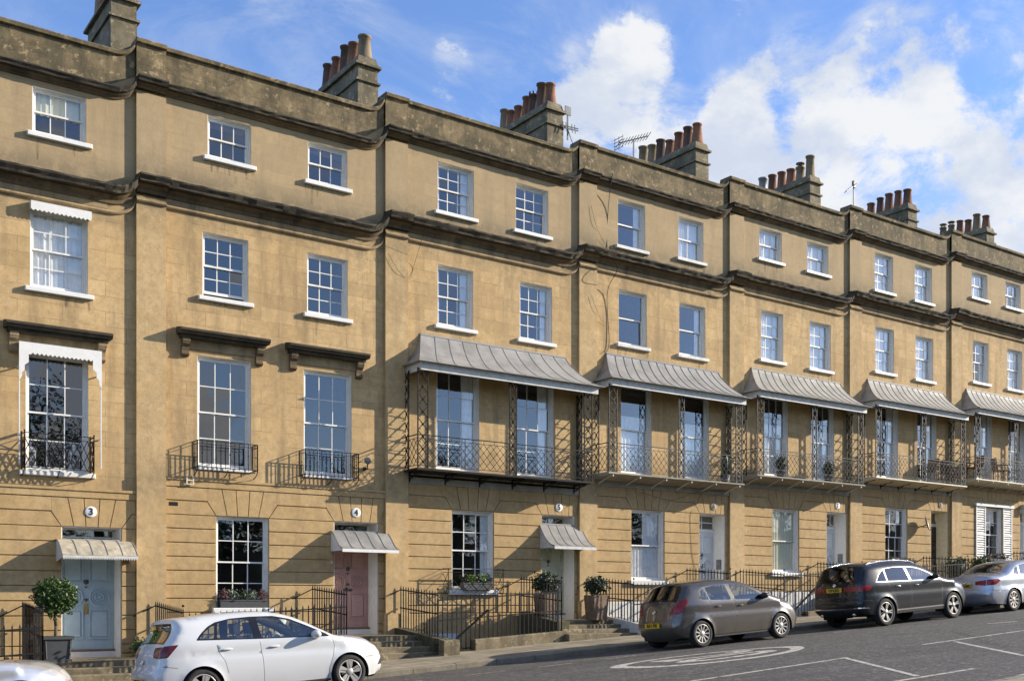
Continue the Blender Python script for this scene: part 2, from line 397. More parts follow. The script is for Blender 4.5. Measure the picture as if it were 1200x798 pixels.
for nm, y0, y1 in (('kerb', KERB, KERB + .16), ('opposite_kerb', -17.16, -17.0)):
    mb = MB(); x = -30.
    while x < 90:
        l = 1.0 if nm == 'kerb' else 1.2
        za, zb = zr(x, y0 if nm == 'kerb' else y1), zr(x + l - .012, y0 if nm == 'kerb' else y1)
        xa, xb = x, x + l - .012; b = .02
        h = .12 + random.uniform(-.006, .006)
        vs = []
        for xx, z in ((xa, za), (xb, zb)):
            vs += [(xx, y0, z - .15), (xx, y0, z + h - b), (xx, y0 + b, z + h), (xx, y1, z + h + .004), (xx, y1, z - .15)]
        mb.add(vs, [(0, 1, 6, 5), (1, 2, 7, 6), (2, 3, 8, 7), (3, 4, 9, 8), (0, 4, 3, 2, 1), (5, 6, 7, 8, 9)])
        x += l
    tag(mb.build(nm, M['kerb']), kind='structure')
# painted markings
def strip_mark(mb, p, q, w=.1, h=.004):
    p = Vector((*p, 0)); q = Vector((*q, 0)); d = (q - p).normalized(); n = Vector((-d.y, d.x, 0)) * w / 2
    k = max(1, int((q - p).length / .5))
    for i in range(k):
        a = p + (q - p) * i / k; b = p + (q - p) * (i + 1) / k
        mb.quad(*[(v.x, v.y, zr(v.x, v.y) + h) for v in (a - n, b - n, b + n, a + n)])
PX = {}
def marking(name, segs, label=None, w=.1):
    mb = MB()
    for p, q in segs: strip_mark(mb, p, q, w)
    o = mb.build(name, M['roadmark'], fixn=False); tag(o, kind='structure'); return o
marking('bay_edge_line', [((11.7, -12.38), (15.5, -12.18)), ((18.15, -11.85), (34, -11.7)), ((13.1, -15.27), (15.0, -15.29))])
marking('bay_divider_line', [((15.55, -12.12), (13.8, -15.14)), ((18.9, -12.05), (17.0, -14.87)), ((23.2, -9.8), (24.0, -10.1)), ((13.8, -16.6), (14.7, -16.4))])
marking('kerbside_bay_line', [((9.2, -6.62), (10.05, -6.62)), ((10.98, -6.62), (11.85, -6.62)), ((12.6, -6.66), (13.4, -6.66)), ((14.3, -6.6), (15.1, -6.6)), ((21.2, -6.75), (22., -6.75)), ((27.4, -6.8), (28.2, -6.8))], w=.07)
def roundel():
    mb = MB(); cx, cy, a, b = 14.75, -9.45, 2.3, 1.12; n = 64
    for i in range(n):
        q = []
        for t, (aa, bb) in ((i, (a, b)), (i + 1, (a, b)), (i + 1, (a - .36, b - .17)), (i, (a - .36, b - .17))):
            an = 2 * math.pi * t / n; x, y = cx + aa * math.cos(an), cy + bb * math.sin(an); q.append((x, y, zr(x, y) + .004))
        mb.quad(*q)
    mb.build('speed_roundel', M['roadmark'], fixn=False)['kind'] = 'structure'
    t = text_mesh('speed_roundel_numerals', '20', 1.5, M['roadmark'], None, (0, 0, 0), (0, 0, 0), 0, 1, .03)
    for v in t.data.vertices:   # text right -> -y, text up -> +x, stretched along the road
        x, y = v.co.x, v.co.y; X_, Y_ = cx + y * 2.3, cy - x * .85
        v.co = (X_, Y_, zr(X_, Y_) + .004)
    tag(t, kind='structure')
roundel()

# ------------------------------------------------------------------ the terrace
HX = {3: 1.04, 4: 6.74, 5: 12.45, 6: 18.22, 7: 23.85, 8: 29.35, 9: 34.93, 10: 40.5, 11: 46.1}
HL = {3: 0., 4: .36, 5: .80, 6: 1.11, 7: 1.43, 8: 1.75, 9: 2.07, 10: 2.42, 11: 2.77}
BAND0, BAND1 = 4.26, 4.42
LAND = {3: .93, 4: .95, 5: .82, 6: .84, 7: .84, 8: .84, 9: .84, 10: .84}
# windows: per house, storey -> list of (x0, x1, z0, z1, cols, rows, extra)
def W(x0, x1, z0, z1, c, r, **k): return dict(x0=x0, x1=x1, z0=z0, z1=z1, c=c, r=r, **k)
WIN = {
 3: [W(1.5, 2.5, 11.6, 12.55, 3, 2), W(3.74, 4.74, 11.6, 12.55, 3, 2, half='blind'), W(1.4, 2.45, 8.47, 10.07, 3, 4), W(3.70, 4.77, 8.47, 10.07, 3, 4, cover='curtain', pelmet=1),
     W(1.3, 2.45, 4.76, 7.15, 3, 4, french=1), W(3.62, 4.78, 4.76, 7.15, 3, 4, french=1, surround=1), W(1.7, 2.85, 1.61, 3.66, 3, 4, gf=1)],
 4: [W(1.5, 2.46, 11.6, 12.52, 3, 2), W(3.79, 4.76, 11.6, 12.52, 3, 2), W(1.39, 2.40, 8.49, 9.91, 3, 4, open_=1), W(3.77, 4.77, 8.49, 9.91, 3, 4),
     W(1.28, 2.46, 4.72, 7.17, 3, 4, french=1), W(3.69, 4.87, 4.72, 7.17, 3, 4, french=1), W(1.68, 2.86, 1.61, 3.66, 3, 4, gf=1)],
 5: [W(1.46, 2.5, 11.18, 12.42, 3, 4, side='curtain'), W(3.77, 4.8, 11.18, 12.42, 3, 4), W(1.46, 2.48, 8.3, 9.83, 3, 4, side='curtain'), W(3.89, 4.92, 8.3, 9.83, 3, 4, side='curtain'),
     W(1.42, 2.66, 4.66, 7.2, 3, 4, french=1, side='curtain'), W(3.78, 4.98, 4.66, 7.2, 3, 4, french=1, side='curtain'), W(1.85, 3.08, 1.61, 3.64, 3, 4, gf=1, side='curtain')],
 6: [W(1.39, 2.38, 11.12, 12.44, 1, 2, side='curtain'), W(3.64, 4.62, 11.2, 12.42, 2, 2, cover='curtain'), W(1.42, 2.44, 8.33, 9.88, 1, 2), W(3.67, 4.7, 8.33, 9.88, 1, 2, side='curtain'),
     W(1.5, 2.62, 4.66, 7.2, 1, 2, french=1, low='curtain'), W(3.75, 4.85, 4.66, 7.2, 1, 2, french=1, low='curtain'), W(1.86, 3.08, 1.61, 3.64, 1, 2, gf=1, low='curtain')],
 7: [W(1.34, 2.33, 11.5, 12.47, 3, 2, cover='curtain'), W(3.51, 4.52, 11.5, 12.47, 3, 2, cover='curtain'), W(1.42, 2.40, 8.33, 9.88, 3, 4, cover='curtain'), W(3.63, 4.64, 8.33, 9.88, 3, 4, cover='curtain'),
     W(1.5, 2.62, 4.66, 7.2, 3, 4, french=1, low='curtain'), W(3.7, 4.8, 4.66, 7.2, 3, 4, french=1, low='curtain'), W(1.9, 3.1, 1.61, 3.64, 1, 2, gf=1, cover='blind')],
 8: [W(1.37, 2.35, 11.14, 12.43, 3, 4, cover='curtain'), W(3.55, 4.52, 11.14, 12.43, 3, 4, cover='curtain'), W(1.4, 2.40, 8.33, 9.88, 3, 4, cover='curtain'), W(3.6, 4.6, 8.33, 9.88, 3, 4, cover='curtain'),
     W(1.5, 2.62, 4.66, 7.2, 3, 4, french=1, side='curtain'), W(3.7, 4.8, 4.66, 7.2, 3, 4, french=1, side='curtain'), W(1.9, 3.1, 1.61, 3.64, 3, 4, gf=1)],
 9: [W(1.34, 2.33, 11.5, 12.47, 3, 2, cover='curtain'), W(3.51, 4.52, 11.5, 12.47, 3, 2, side='curtain'), W(1.42, 2.40, 8.33, 9.88, 3, 4, side='curtain'), W(3.63, 4.64, 8.33, 9.88, 3, 4, cover='curtain'),
     W(1.5, 2.62, 4.66, 7.2, 3, 4, french=1, side='curtain'), W(3.7, 4.8, 4.66, 7.2, 3, 4, french=1), W(2.15, 3.25, 1.61, 3.60, 2, 4, gf=1, shutters=1)],
 10: [W(1.37, 2.35, 11.14, 12.43, 3, 4), W(3.55, 4.52, 11.14, 12.43, 3, 4), W(1.4, 2.40, 8.33, 9.88, 3, 4), W(3.6, 4.6, 8.33, 9.88, 3, 4),
     W(1.5, 2.62, 4.66, 7.2, 3, 4, french=1), W(3.7, 4.8, 4.66, 7.2, 3, 4, french=1), W(1.9, 3.1, 1.61, 3.64, 3, 4, gf=1)],
}
DOORX = {3: (4.27, 5.42), 4: (4.42, 5.55), 5: (4.57, 5.66), 6: (4.45, 5.5), 7: (4.42, 5.4), 8: (4.45, 5.45), 9: (4.45, 5.45), 10: (4.45, 5.45)}
REV = .24

def wall_grid(mb, x0, x1, z0, z1, ops, y=0., rev=REV):
    xs = sorted({x0, x1, *[v for o in ops for v in (o[0], o[1]) if x0 < v < x1]})
    zs = sorted({z0, z1, *[v for o in ops for v in (o[2], o[3]) if z0 < v < z1]})
    for a, b in zip(xs, xs[1:]):
        for c, d in zip(zs, zs[1:]):
            mx_, mz_ = (a + b) / 2, (c + d) / 2
            if any(o[0] < mx_ < o[1] and o[2] < mz_ < o[3] for o in ops): continue
            mb.quad((a, y, c), (b, y, c), (b, y, d), (a, y, d))
    for o in ops:
        a, b, c, d = o[:4]; r = y + (o[4] if len(o) > 4 else rev)
        if c >= z1 or d <= z0: continue
        c_, d_ = max(c, z0), min(d, z1)
        mb.quad((a, y, c_), (a, r, c_), (a, r, d_), (a, y, d_)); mb.quad((b, y, c_), (b, y, d_), (b, r, d_), (b, r, c_))
        if c >= z0: mb.quad((a, y, c), (b, y, c), (b, r, c), (a, r, c))
        if d <= z1: mb.quad((a, y, d), (a, r, d), (b, r, d), (b, y, d))

C1L = [(0, 0), (.04, 0), (.05, .03), (.10, .06), (.13, .09), (0, .095)]
C1U = [(0, .092), (.22, .10), (.23, .14), (.26, .18), (.26, .21), (0, .24)]
C2L = [(0, 0), (.05, 0), (.06, .07), (.14, .13), (.17, .15), (0, .17)]
C2U = [(0, .16), (.32, .165), (.33, .21), (.38, .28), (.38, .32), (0, .37)]
C3 = [(0, 0), (.05, .01), (.07, .04), (.05, .08), (0, .1)]
COP = [(-.35, 0), (.03, 0), (.08, .02), (.09, .09), (.05, .12), (-.35, .12)]
def sweep(mb, prof, path, rough=0., seed=1):  # path: (x, z, extra outward); profile (p, h)
    rings = []; rnd = random.Random(seed)
    if rough:
        out = [path[0]]
        for a, b in zip(path, path[1:]):
            k = max(1, int(abs(b[0] - a[0]) / .14)); out += [tuple(a[q] + (b[q] - a[q]) * m / k for q in range(3)) for m in range(1, k + 1)]
        path = out
    for i, (x, z, e) in enumerate(path):
        a = path[max(0, i - 1)]; b = path[min(len(path) - 1, i + 1)]
        t = Vector((b[0] - a[0], b[1] - a[1]))
        if t.length < 1e-6: t = Vector((1, 0))
        n = Vector((0, 1))
        rings.append([(x + n.x * h, -(p + (e if p > .001 else 0) - (rnd.random() ** 2 * rough if p > .1 else 0)), z + n.y * h + (rnd.uniform(-.5, .35) * rough * .6 if p > .15 else 0)) for p, h in prof])
    m = len(prof); vs = [v for r in rings for v in r]
    fs = [(i * m + k, i * m + k + 1, (i + 1) * m + k + 1, (i + 1) * m + k) for i in range(len(rings) - 1) for k in range(m - 1)]
    fs += [tuple(range(m)), tuple(range((len(rings) - 1) * m, len(rings) * m))]
    mb.add(vs, fs)
def ramped(wd, z, step, thick, pil=True, a=.52):
    b = step
    pts = []
    if pil: pts += [(-.004, z, .08), (.60, z, .08), (.602, z, 0)]
    else: pts += [(0., z, 0)]
    xa = wd - a - .004
    k = 7
    for i in range(k): pts.append((.65 + (xa - .65) * i / (k - 1), z, 0))
    for i in range(1, 11):
        th = R(90) * i / 10
        pts.append((xa + a * math.sin(th), z + b * (1 - math.cos(th)), 0))
    return pts

def sash(H, w, n):
    """one sash window: frame bars, panes, sill, coverings"""
    x0, x1, z0, z1, c, r = (w[k] for k in ('x0', 'x1', 'z0', 'z1', 'c', 'r'))
    gf = w.get('gf'); fr = w.get('french'); yb = .10 if n <= 4 else .12
    mb = MB()
    # lining boards round the reveal, then box frame
    t = .012; lw = .05
    mb.box(x0 + .002, x0 + t, .0 + .012, yb + .1, z0, z1); mb.box(x1 - t, x1 - .002, .012, yb + .1, z0, z1); mb.box(x0 + t, x1 - t, .012, yb + .1, z1 - t, z1 - .002)
    mb.box(x0 + t, x0 + lw, yb, yb + .1, z0, z1 - t); mb.box(x1 - lw, x1 - t, yb, yb + .1, z0, z1 - t)
    mb.box(x0 + lw, x1 - lw, yb, yb + .1, z1 - lw, z1 - t); mb.box(x0 + lw, x1 - lw, yb, yb + .1, z0, z0 + .04)
    zm = (z0 + z1) / 2 if not fr else z0 + (z1 - z0) * .5
    zones = []
    ox = w.get('open_', 0) * .05
    for (a, b, ys) in ((zm - .018, z1 - lw, yb + .02), (z0 + .04 + ox * 1.2, zm + .018 + (ox * .5), yb + .055)):
        s = .035; xa, xb = x0 + lw, x1 - lw
        mb.box(xa, xa + s, ys, ys + .03, a, b); mb.box(xb - s, xb, ys, ys + .03, a, b)
        mb.box(xa + s, xb - s, ys, ys + .03, b - s, b); mb.box(xa + s, xb - s, ys, ys + .03, a, a + (s if a > z0 + .3 else .06))
        a2 = a + (s if a > z0 + .3 else .06)
        for i in range(1, c): xx = xa + s + (xb - xa - 2 * s) * i / c; mb.box(xx - .010, xx + .010, ys + .004, ys + .026, a2, b - s)
        rr = max(1, r // 2)
        for i in range(1, rr):
            zz = a2 + (b - s - a2) * i / rr
            xs_ = [xa + s] + [xa + s + (xb - xa - 2 * s) * k / c for k in range(1, c)] + [xb - s]
            for u, v in zip(xs_, xs_[1:]): mb.box(u + .010, v - .010, ys + .005, ys + .025, zz - .010, zz + .010)
        zones.append((xa + s, xb - s, a2, b - s, ys + .015, c, rr))
    f = mb.build('window', M['white'] if n != 4 or not gf else M['white'], H)
    g = MB()
    for xa, xb, za, zb, y, cc, rr in zones:
        for i in range(cc):
            for j in range(rr):
                u0, u1 = xa + (xb - xa) * i / cc, xa + (xb - xa) * (i + 1) / cc
                v0, v1 = za + (zb - za) * j / rr, za + (zb - za) * (j + 1) / rr
                tx, tz = random.gauss(0, .0016), random.gauss(0, .0016)
                g.quad((u0, y - tx - tz, v0), (u1, y + tx - tz, v0), (u1, y + tx + tz, v1), (u0, y - tx + tz, v1))
    g.build('glass', M['glass'], f, fixn=False)
    if not gf and not fr:
        dr = MB(); rnd = random.Random(int(x0 * 100) + n)
        z = z0 - .11; xs_ = []; q = 9; a_, b_ = x0 - .1, x1 + .1
        for i_ in range(q): xs_.append((a_ + (b_ - a_) * (i_ + .5) / q, rnd.choice((.02, .05, .1, .22, .42))))
        poly = [(a_, z), (b_, z)]
        for xx, l in xs_[::-1]: poly += [(xx + .05, z - .012), (xx + .01, z - l), (xx - .012, z - l), (xx - .04, z - .012)]
        for (ua, va), (ub, vb) in [((a_, z), (b_, z - .012))]: dr.quad((ua, -.0035, va), (ub, -.0035, va), (ub, -.0035, vb), (ua, -.0035, vb))
        for xx, l in xs_: dr.add([(xx - .04, -.0035, z - .012), (xx + .05, -.0035, z - .012), (xx + .012, -.0035, z - l), (xx - .012, -.0035, z - l)], [(0, 1, 2, 3)])
        bmq = None
        dr.build('rain_stain', M['stain'], H, fixn=False)
    if not fr or w.get('surround'):
        s = MB(); e = .1 if not w.get('surround') else .12
        h = .10 if not gf else .13
        s.cbox(x0 - e, x1 + e, -.09 if not gf else -.13, .10, z0 - h, z0 - .002, .012); s.build('sill', M['white'] if n != 6 else M['white2'], f)
    elif n <= 4:
        s = MB(); s.box(x0 - .02, x1 + .02, -.03, .1, z0 - .07, z0 - .002); s.build('sill', M['white'], f)
    # curtains and blinds
    def pleats(xa, xb, za, zb, mat, nm, y=None):
        y = yb + .115 if y is None else yb + .105
        cb = MB(); k = max(4, int((xb - xa) / .035)); pts = []
        for i in range(k + 1):
            xx = xa + (xb - xa) * i / k; pts.append((xx, y + .016 * math.sin(i * 1.9 + x0) + random.uniform(-.004, .004)))
        for (a, ya), (b, yb_) in zip(pts, pts[1:]): cb.quad((a, ya, za), (b, yb_, za), (b, yb_, zb), (a, ya, zb))
        cb.build(nm, mat, f, fixn=False)
    m_ = lambda k: M['blind'] if w[k] == 'blind' else M['curtain']
    if 'cover' in w: pleats(x0 + .03, x1 - .03, z0, z1, m_('cover'), w['cover'])
    if 'half' in w: pleats(x0 + .03, x1 - .03, zm - .02, z1, m_('half'), 'blind')
    if 'low' in w: pleats(x0 + .03, x1 - .03, z0, z0 + (z1 - z0) * (.66 if fr else .5), m_('low'), 'curtain'); 
    if n == 6 and gf: pleats(x0 + .6, x1 - .03, zm, z1, M['curtain'], 'curtain')
    if 'side' in w: pleats(x1 - (.38 if fr else .26), x1 - .05, z0, z1, m_('side'), 'curtain', .3); pleats(x0 + .04, x0 + .16, z0, z1, m_('side'), 'curtain', .3)
    if w.get('pelmet'):
        p = MB(); xa, xb = x0 - .01, x1 + .04; k = 14; z = z1 + .10
        poly = [(xa, z), (xb, z)] + [(xb - (xb - xa) * (i + .5 * j) / k, z - .16 - (.035 if j else 0)) for i in range(k) for j in (0, 1)] + [(xa, z - .16)]
        p.prism(poly, -.16, -.145); p.box(xa, xb, -.145, .0, z - .02, z); p.box(xa, xa + .012, -.145, 0, z - .15, z - .02); p.box(xb - .012, xb, -.145, 0, z - .15, z - .02)
        p.build('scalloped_pelmet', M['white'], f)
    if w.get('surround'):
        p = MB(); xa, xb, z = x0 - .16, x1 + .20, z1 + .14; k = 15
        lo = z - .24
        poly = [(xa, z), (xb, z), (xb, z - .78), (xb - .05, z - .70), (xb - .05, z - .62), (xb - .10, z - .56), (xb - .10, z - .46), (xb - .17, z - .40), (xb - .17, lo)]
        ww = (xb - .17) - (xa + .17)
        poly += [(xb - .17 - ww * (i + .5 * j) / k, lo + (.0 if j else .04)) for i in range(k) for j in (0, 1)]
        poly += [(xa + .17, lo), (xa + .17, z - .40), (xa + .10, z - .46), (xa + .10, z - .56), (xa + .05, z - .62), (xa + .05, z - .70), (xa, z - .78)]
        p.prism(poly, -.26, -.24); p.box(xa, xb, -.24, 0., z - .02, z)
        p.box(xa, xa + .02, -.24, -.20, z0 + .1, z - .78); p.box(xb - .02, xb, -.24, -.20, z0 + .1, z - .78)
        for xx in (xa + .005, xb - .015):
            for zz in (z - .5, z0 + .7): p.box(xx, xx + .01, -.2, 0, zz, zz + .03)
        p.build('shade_pelmet', M['white'], f)
    if w.get('shutters'):
        for xa, xb in ((x0 - .62, x0 - .02), (x1 + .02, x1 + .6)):
            p = MB(); za, zb = z0 - .1, z1 + .05; y0, y1 = -.075, -.035
            p.box(xa, xa + .05, y0, y1, za, zb); p.box(xb - .05, xb, y0, y1, za, zb)
            for zz in (za, (za + zb) / 2 - .03, zb - .06): p.box(xa + .05, xb - .05, y0, y1, zz, zz + .06)
            for lo, hi in ((za + .06, (za + zb) / 2 - .03), ((za + zb) / 2 + .03, zb - .06)):
                k = int((hi - lo) / .085)
                for i in range(k):
                    z = lo + (hi - lo) * (i + .5) / k
                    p.add([(xa + .05, y0 + .003, z - .034), (xb - .05, y0 + .003, z - .034), (xb - .05, y1, z + .02), (xa + .05, y1, z + .02), (xa + .05, y0 + .003, z - .024), (xb - .05, y0 + .003, z - .024), (xb - .05, y1, z + .03), (xa + .05, y1, z + .03)],
                          [(0, 1, 2, 3), (4, 5, 6, 7), (0, 1, 5, 4), (1, 2, 6, 5), (2, 3, 7, 6), (3, 0, 4, 7)])
            p.build('shutter', M['white'], f)
        p = MB(); p.box(x0 - .68, x1 + .66, -.13, -.03, z1 + .055, z1 + .16); p.build('window_head', M['white'], f)
    return f

def hood(H, xc, n):
    w = .98; z = 7.56
    mb = MB()
    # console-supported hood
    mb.prismx([(-.034, z), (-.30, z), (-.32, z + .03), (-.35, z + .06), (-.35, z + .11), (-.02, z + .17), (-.02, z)], xc - w, xc + w)
    mb.box(xc - w + .06, xc + w - .06, -.22, -.012, z - .07, z - .002)
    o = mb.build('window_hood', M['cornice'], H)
    f = MB(); f.box(xc - w + .2, xc + w - .2, -.035, .0, z - .28, z - .072); f.build('frieze', M['soffit'], o)
    for s in (-1, 1):
        b = MB(); xa = xc + s * (w - .17) - .075
        b.prismx([(-.012, z - .072), (-.2, z - .072), (-.2, z - .13), (-.17, z - .2), (-.11, z - .26), (-.09, z - .34), (-.10, z - .40), (-.07, z - .45), (-.03, z - .47), (-.012, z - .47)], xa, xa + .15)
        b.lathe([(.045, -.004), (.045, .158)], (xa, -.155, z - .13), 10, 'x'); b.lathe([(.032, -.004), (.032, .158)], (xa, -.07, z - .41), 8, 'x')
        b.build('console_bracket', M['soffit'] if n == 3 else M['bed'], o)

def guard(H, x0, x1, z, n, style):
    mb = MB(); y = -.30; h = .60 if style == 'bars' else .72
    zt = z + h; t = .016
    pts = [(x0, 0), (x0, y), (x1, y), (x1, 0)]
    for zz in (zt, z + .03): mb.path([(a, b, zz) for a, b in pts], t)
    if style == 'bars':
        mb.path([(a, b, zt - .07) for a, b in pts], t * .7)
        def line(a, b, k, ends=True):
            for i in range(k + 1):
                x = a[0] + (b[0] - a[0]) * i / k; yy = a[1] + (b[1] - a[1]) * i / k
                mb.bar((x, yy, z), (x, yy, zt), .011 if 0 < i < k else .02)
                if 0 < i < k and i % 2: mb.ico((x, yy, z + h * .55), .018, 1); mb.ico((x, yy, z + .14), .016, 1)
        line((x0, y), (x1, y), 13); line((x0, 0), (x0, y), 3); line((x1, y), (x1, 0), 3)
        for x in (x0, (x0 + x1) / 2, x1):
            mb.path([(x, y, z), (x, y + .03, z - .06), (x, -.12, z - .13), (x, -.01, z - .15)], .014)
        mb.path([(x0, y * .5, z - .02), (x1, y * .5, z - .02)], t)
    else:
        mb.path([(a, b, zt - .09) for a, b in pts], t * .7)
        L = x1 - x0; k = 5; dz = (h - .12)
        for (a, b, kk) in (((x0, y), (x1, y), k), ((x0, 0), (x0, y), 1), ((x1, 0), (x1, y), 1)):
            for i in range(kk * 2):
                for sg in (0, 1):
                    for lvl in (0, 1):
                        u0, u1 = i / (kk * 2), (i + 1) / (kk * 2)
                        if (i + lvl) % 2 == sg: u0, u1 = u1, u0
                        p = (a[0] + (b[0] - a[0]) * u0, a[1] + (b[1] - a[1]) * u0, z + .03 + dz * lvl / 2)
                        q = (a[0] + (b[0] - a[0]) * u1, a[1] + (b[1] - a[1]) * u1, z + .03 + dz * (lvl + 1) / 2)
                        mb.bar(p, q, .013)
                        mb.ico(q, .013, 1)
            for i in range(kk * 2 + 1):
                x = a[0] + (b[0] - a[0]) * i / (kk * 2); yy = a[1] + (b[1] - a[1]) * i / (kk * 2)
                if i in (0, kk * 2): mb.bar((x, yy, z), (x, yy, zt + .03), .018); mb.ico((x, yy, zt + .04), .02, 1)
        for x in (x0, (x0 + x1) / 2, x1): mb.path([(x, y, z), (x, -.1, z - .1), (x, -.01, z - .12)], .014)
    return mb.build('window_guard', M['iron'], H)

def trellis(mb, p, q, z0, z1, t=.026, step=.30):
    """openwork iron panel between two uprights"""
    p = Vector(p); q = Vector(q)
    mb.bar((p.x, p.y, z0), (p.x, p.y, z1), t); mb.bar((q.x, q.y, z0), (q.x, q.y, z1), t)
    k = round((z1 - z0) / step)
    for i in range(k):
        a = z0 + (z1 - z0) * i / k; b = z0 + (z1 - z0) * (i + 1) / k; m = (a + b) / 2; c = (p + q) / 2
        mb.bar((p.x, p.y, a), (q.x, q.y, b), .018); mb.bar((q.x, q.y, a), (p.x, p.y, b), .018)
        mb.ico((c.x, c.y, m), .036, 1)
        for s in (-1, 1):
            e = c + (q - c) * s * .55
            mb.ico((e.x, e.y, a + .02), .016, 1)
def lattice(mb, p, q, z0, z1, n, k=6):
    p = Vector(p); q = Vector(q); d = (q - p) / n; dz = (z1 - z0) / k
    for i in range(n):
        for j in range(k):
            a = p + d * i; b = a + d
            if (i + j) % 2: mb.bar((a.x, a.y, z0 + dz * j), (b.x, b.y, z0 + dz * (j + 1)), .0095)
            else: mb.bar((b.x, b.y, z0 + dz * j), (a.x, a.y, z0 + dz * (j + 1)), .0095)
    for i in range(n + 1):
        for j in range(1, k):
            if (i + j) % 2 == 1:
                a = p + d * i; mb.ico((a.x, a.y, z0 + dz * j), .016, 1)

def verandah(H, n, wd):
    x0, x1 = .52, wd - .06 if n == 5 else wd - .12
    y = -.76; zs = 4.50
    dark = n == 5
    slabm = M['iron'] if dark else (M['cream'] if n >= 8 else M['grey_slab'])
    mb = MB()
    if dark: mb.box(x0 - .04, x1 + .04, y - .04, -.0, zs, zs + .05); 
    else: mb.prismx([(0, zs + .05), (y - .06, zs + .05), (y - .06, zs + .01), (y, zs - .02), (-.02, zs - .12), (0, zs - .12)], x0 - .05, x1 + .05)
    B = mb.build('balcony', slabm, H)
    s = MB(); s.box(.62, wd - .02, -.075, -.028 + .0, BAND0 - .02, zs - .002 if dark else zs - .125); s.build('support_band', M['grey_slab'] if n < 9 else M['soffit'], B)
    s = MB(); s.box(x0 + .02, x1 - .02, y + .03, -.01, zs + .05, zs + .06); s.build('balcony_floor', M['lead_dark'], B)
    k = 6
    for i in range(k):
        x = x0 + .12 + (x1 - x0 - .24) * i / (k - 1); br = MB()
        if dark or n == 8:
            br.path([(x, y + .06, zs - .02), (x, -.10, zs - .02), (x, -.10, zs - .16), (x, -.2, zs - .15), (x, -.36, zs - .07), (x, y + .14, zs - .05)], .026)
            br.bar((x, -.08, zs), (x, -.08, zs - .24), .03)
        else:
            br.path([(x, y + .04, zs - .01), (x, -.09, zs - .21)], .03); br.bar((x, y - .02, zs + .0), (x, y - .02, zs - .06), .03)
        br.build('balcony_bracket', M['iron'] if (dark or n == 8) else M['white2'], B)
    im = M['iron'] if n in (5, 6) else M['iron_grey']
    im = M['iron'] if n == 5 else (plain('worn_iron_%d' % n, (.035, .034, .033), .6, var=.6, scale=20, spec=.3))
    r = MB(); zf = zs + .06; zt = zs + .86
    pts = [(x0, -.02), (x0, y), (x1, y), (x1, -.02)]
    for zz, t in ((zt, .022), (zt - .09, .012), (zf + .06, .014)): r.path([(a, b, zz) for a, b in pts], t)
    lattice(r, (x0, y, 0), (x1, y, 0), zf + .06, zt - .09, 54); lattice(r, (x0, -.02, 0), (x0, y, 0), zf + .06, zt - .09, 7); lattice(r, (x1, -.02, 0), (x1, y, 0), zf + .06, zt - .09, 7)
    for i in range(0, 18): xx = x0 + (x1 - x0) * i / 17; r.bar((xx, y, zt - .09), (xx, y, zt), .007)
    for i in range(5): xx = x0 + (x1 - x0) * i / 4; r.bar((xx, y, zf - .03), (xx, y, zt), .013)
    r.build('balcony_railing', im, B)
    ze = 6.98
    for a, b in (((x0, y), (x0 + .27, y)), ((x0, -.05), (x0, -.28)), (((x0 + x1) / 2 + .0, y), ((x0 + x1) / 2 + .2, y)), ((x1 - .25, y), (x1, y)), ((x1, -.05), (x1, -.28))):
        p = MB(); trellis(p, (*a, 0), (*b, 0), zf, ze); p.build('trellis_post', im, B)
    # tent-shaped lead canopy
    e0, e1, t0, t1, ye = .44, wd + (.22 if n == 5 else .10), .98, wd - .42, -1.0
    zt_, ze_ = 7.98, 7.12; K = 12; J = 10
    def prof(u):   # u 0 top .. 1 eave ; concave sweep
        return (u ** 1.25, 1 - (1 - (1 - u) ** 1.75))
    K = 11 if n == 5 else 14; cb = MB(); rows = []
    for i in range(J + 1):
        u = i / J; out, hz = u ** 1.22, (1 - u) ** 1.42
        y_ = -.01 + (ye + .01) * out; z_ = ze_ + (zt_ - ze_) * hz
        rows.append((t0 + (e0 - t0) * out, t1 + (e1 - t1) * out, y_, z_))
    for (a0, a1, ya, za), (b0, b1, yb, zb) in zip(rows, rows[1:]):
        cb.add([(a0, ya, za), (a1, ya, za), (b1, yb, zb), (b0, yb, zb)], [(0, 3, 2, 1)], True)
        cb.add([(a0, ya, za), (a0, 0, za), (b0, 0, zb), (b0, yb, zb)], [(0, 1, 2, 3)], True)
        cb.add([(a1, ya, za), (b1, yb, zb), (b1, 0, zb), (a1, 0, za)], [(0, 1, 2, 3)], True)
        # underside
    cb.add([(rows[-1][0], 0, ze_ - .012), (rows[-1][0], ye, ze_ - .012), (rows[-1][1], ye, ze_ - .012), (rows[-1][1], 0, ze_ - .012)], [(0, 1, 2, 3)])
    for (a, b) in (((e0, 0), (e0, ye)), ((e0, ye), (e1, ye)), ((e1, ye), (e1, 0))):
        cb.quad((*a, ze_), (*b, ze_), (*b, ze_ - .012), (*a, ze_ - .012))
    Cn = cb.build('verandah_canopy', M['lead'] if n in (5, 6) else plain('lead_canopy_%d' % n, (.28, .262, .23), .6, var=.22, scale=2), H, fixn=False)
    sm = MB()
    for i in range(K + 1):
        f_ = i / K; pts = [(a0 + (a1 - a0) * f_, ya - .003, za + .003) for (a0, a1, ya, za) in rows]
        sm.path(pts, .013 if n == 5 else .017)
    for (c0, c1) in ((0, 0), (1, 1)): pass
    sm.path([(t0, -.01, zt_ + .01), (t1, -.01, zt_ + .01)], .035)
    sm.build('lead_seams', M['lead_seam'] if n < 6 else M['lead_dark'], Cn)
    fa = MB(); fy = -.86; fx0, fx1 = e0 + .12, e1 - .14
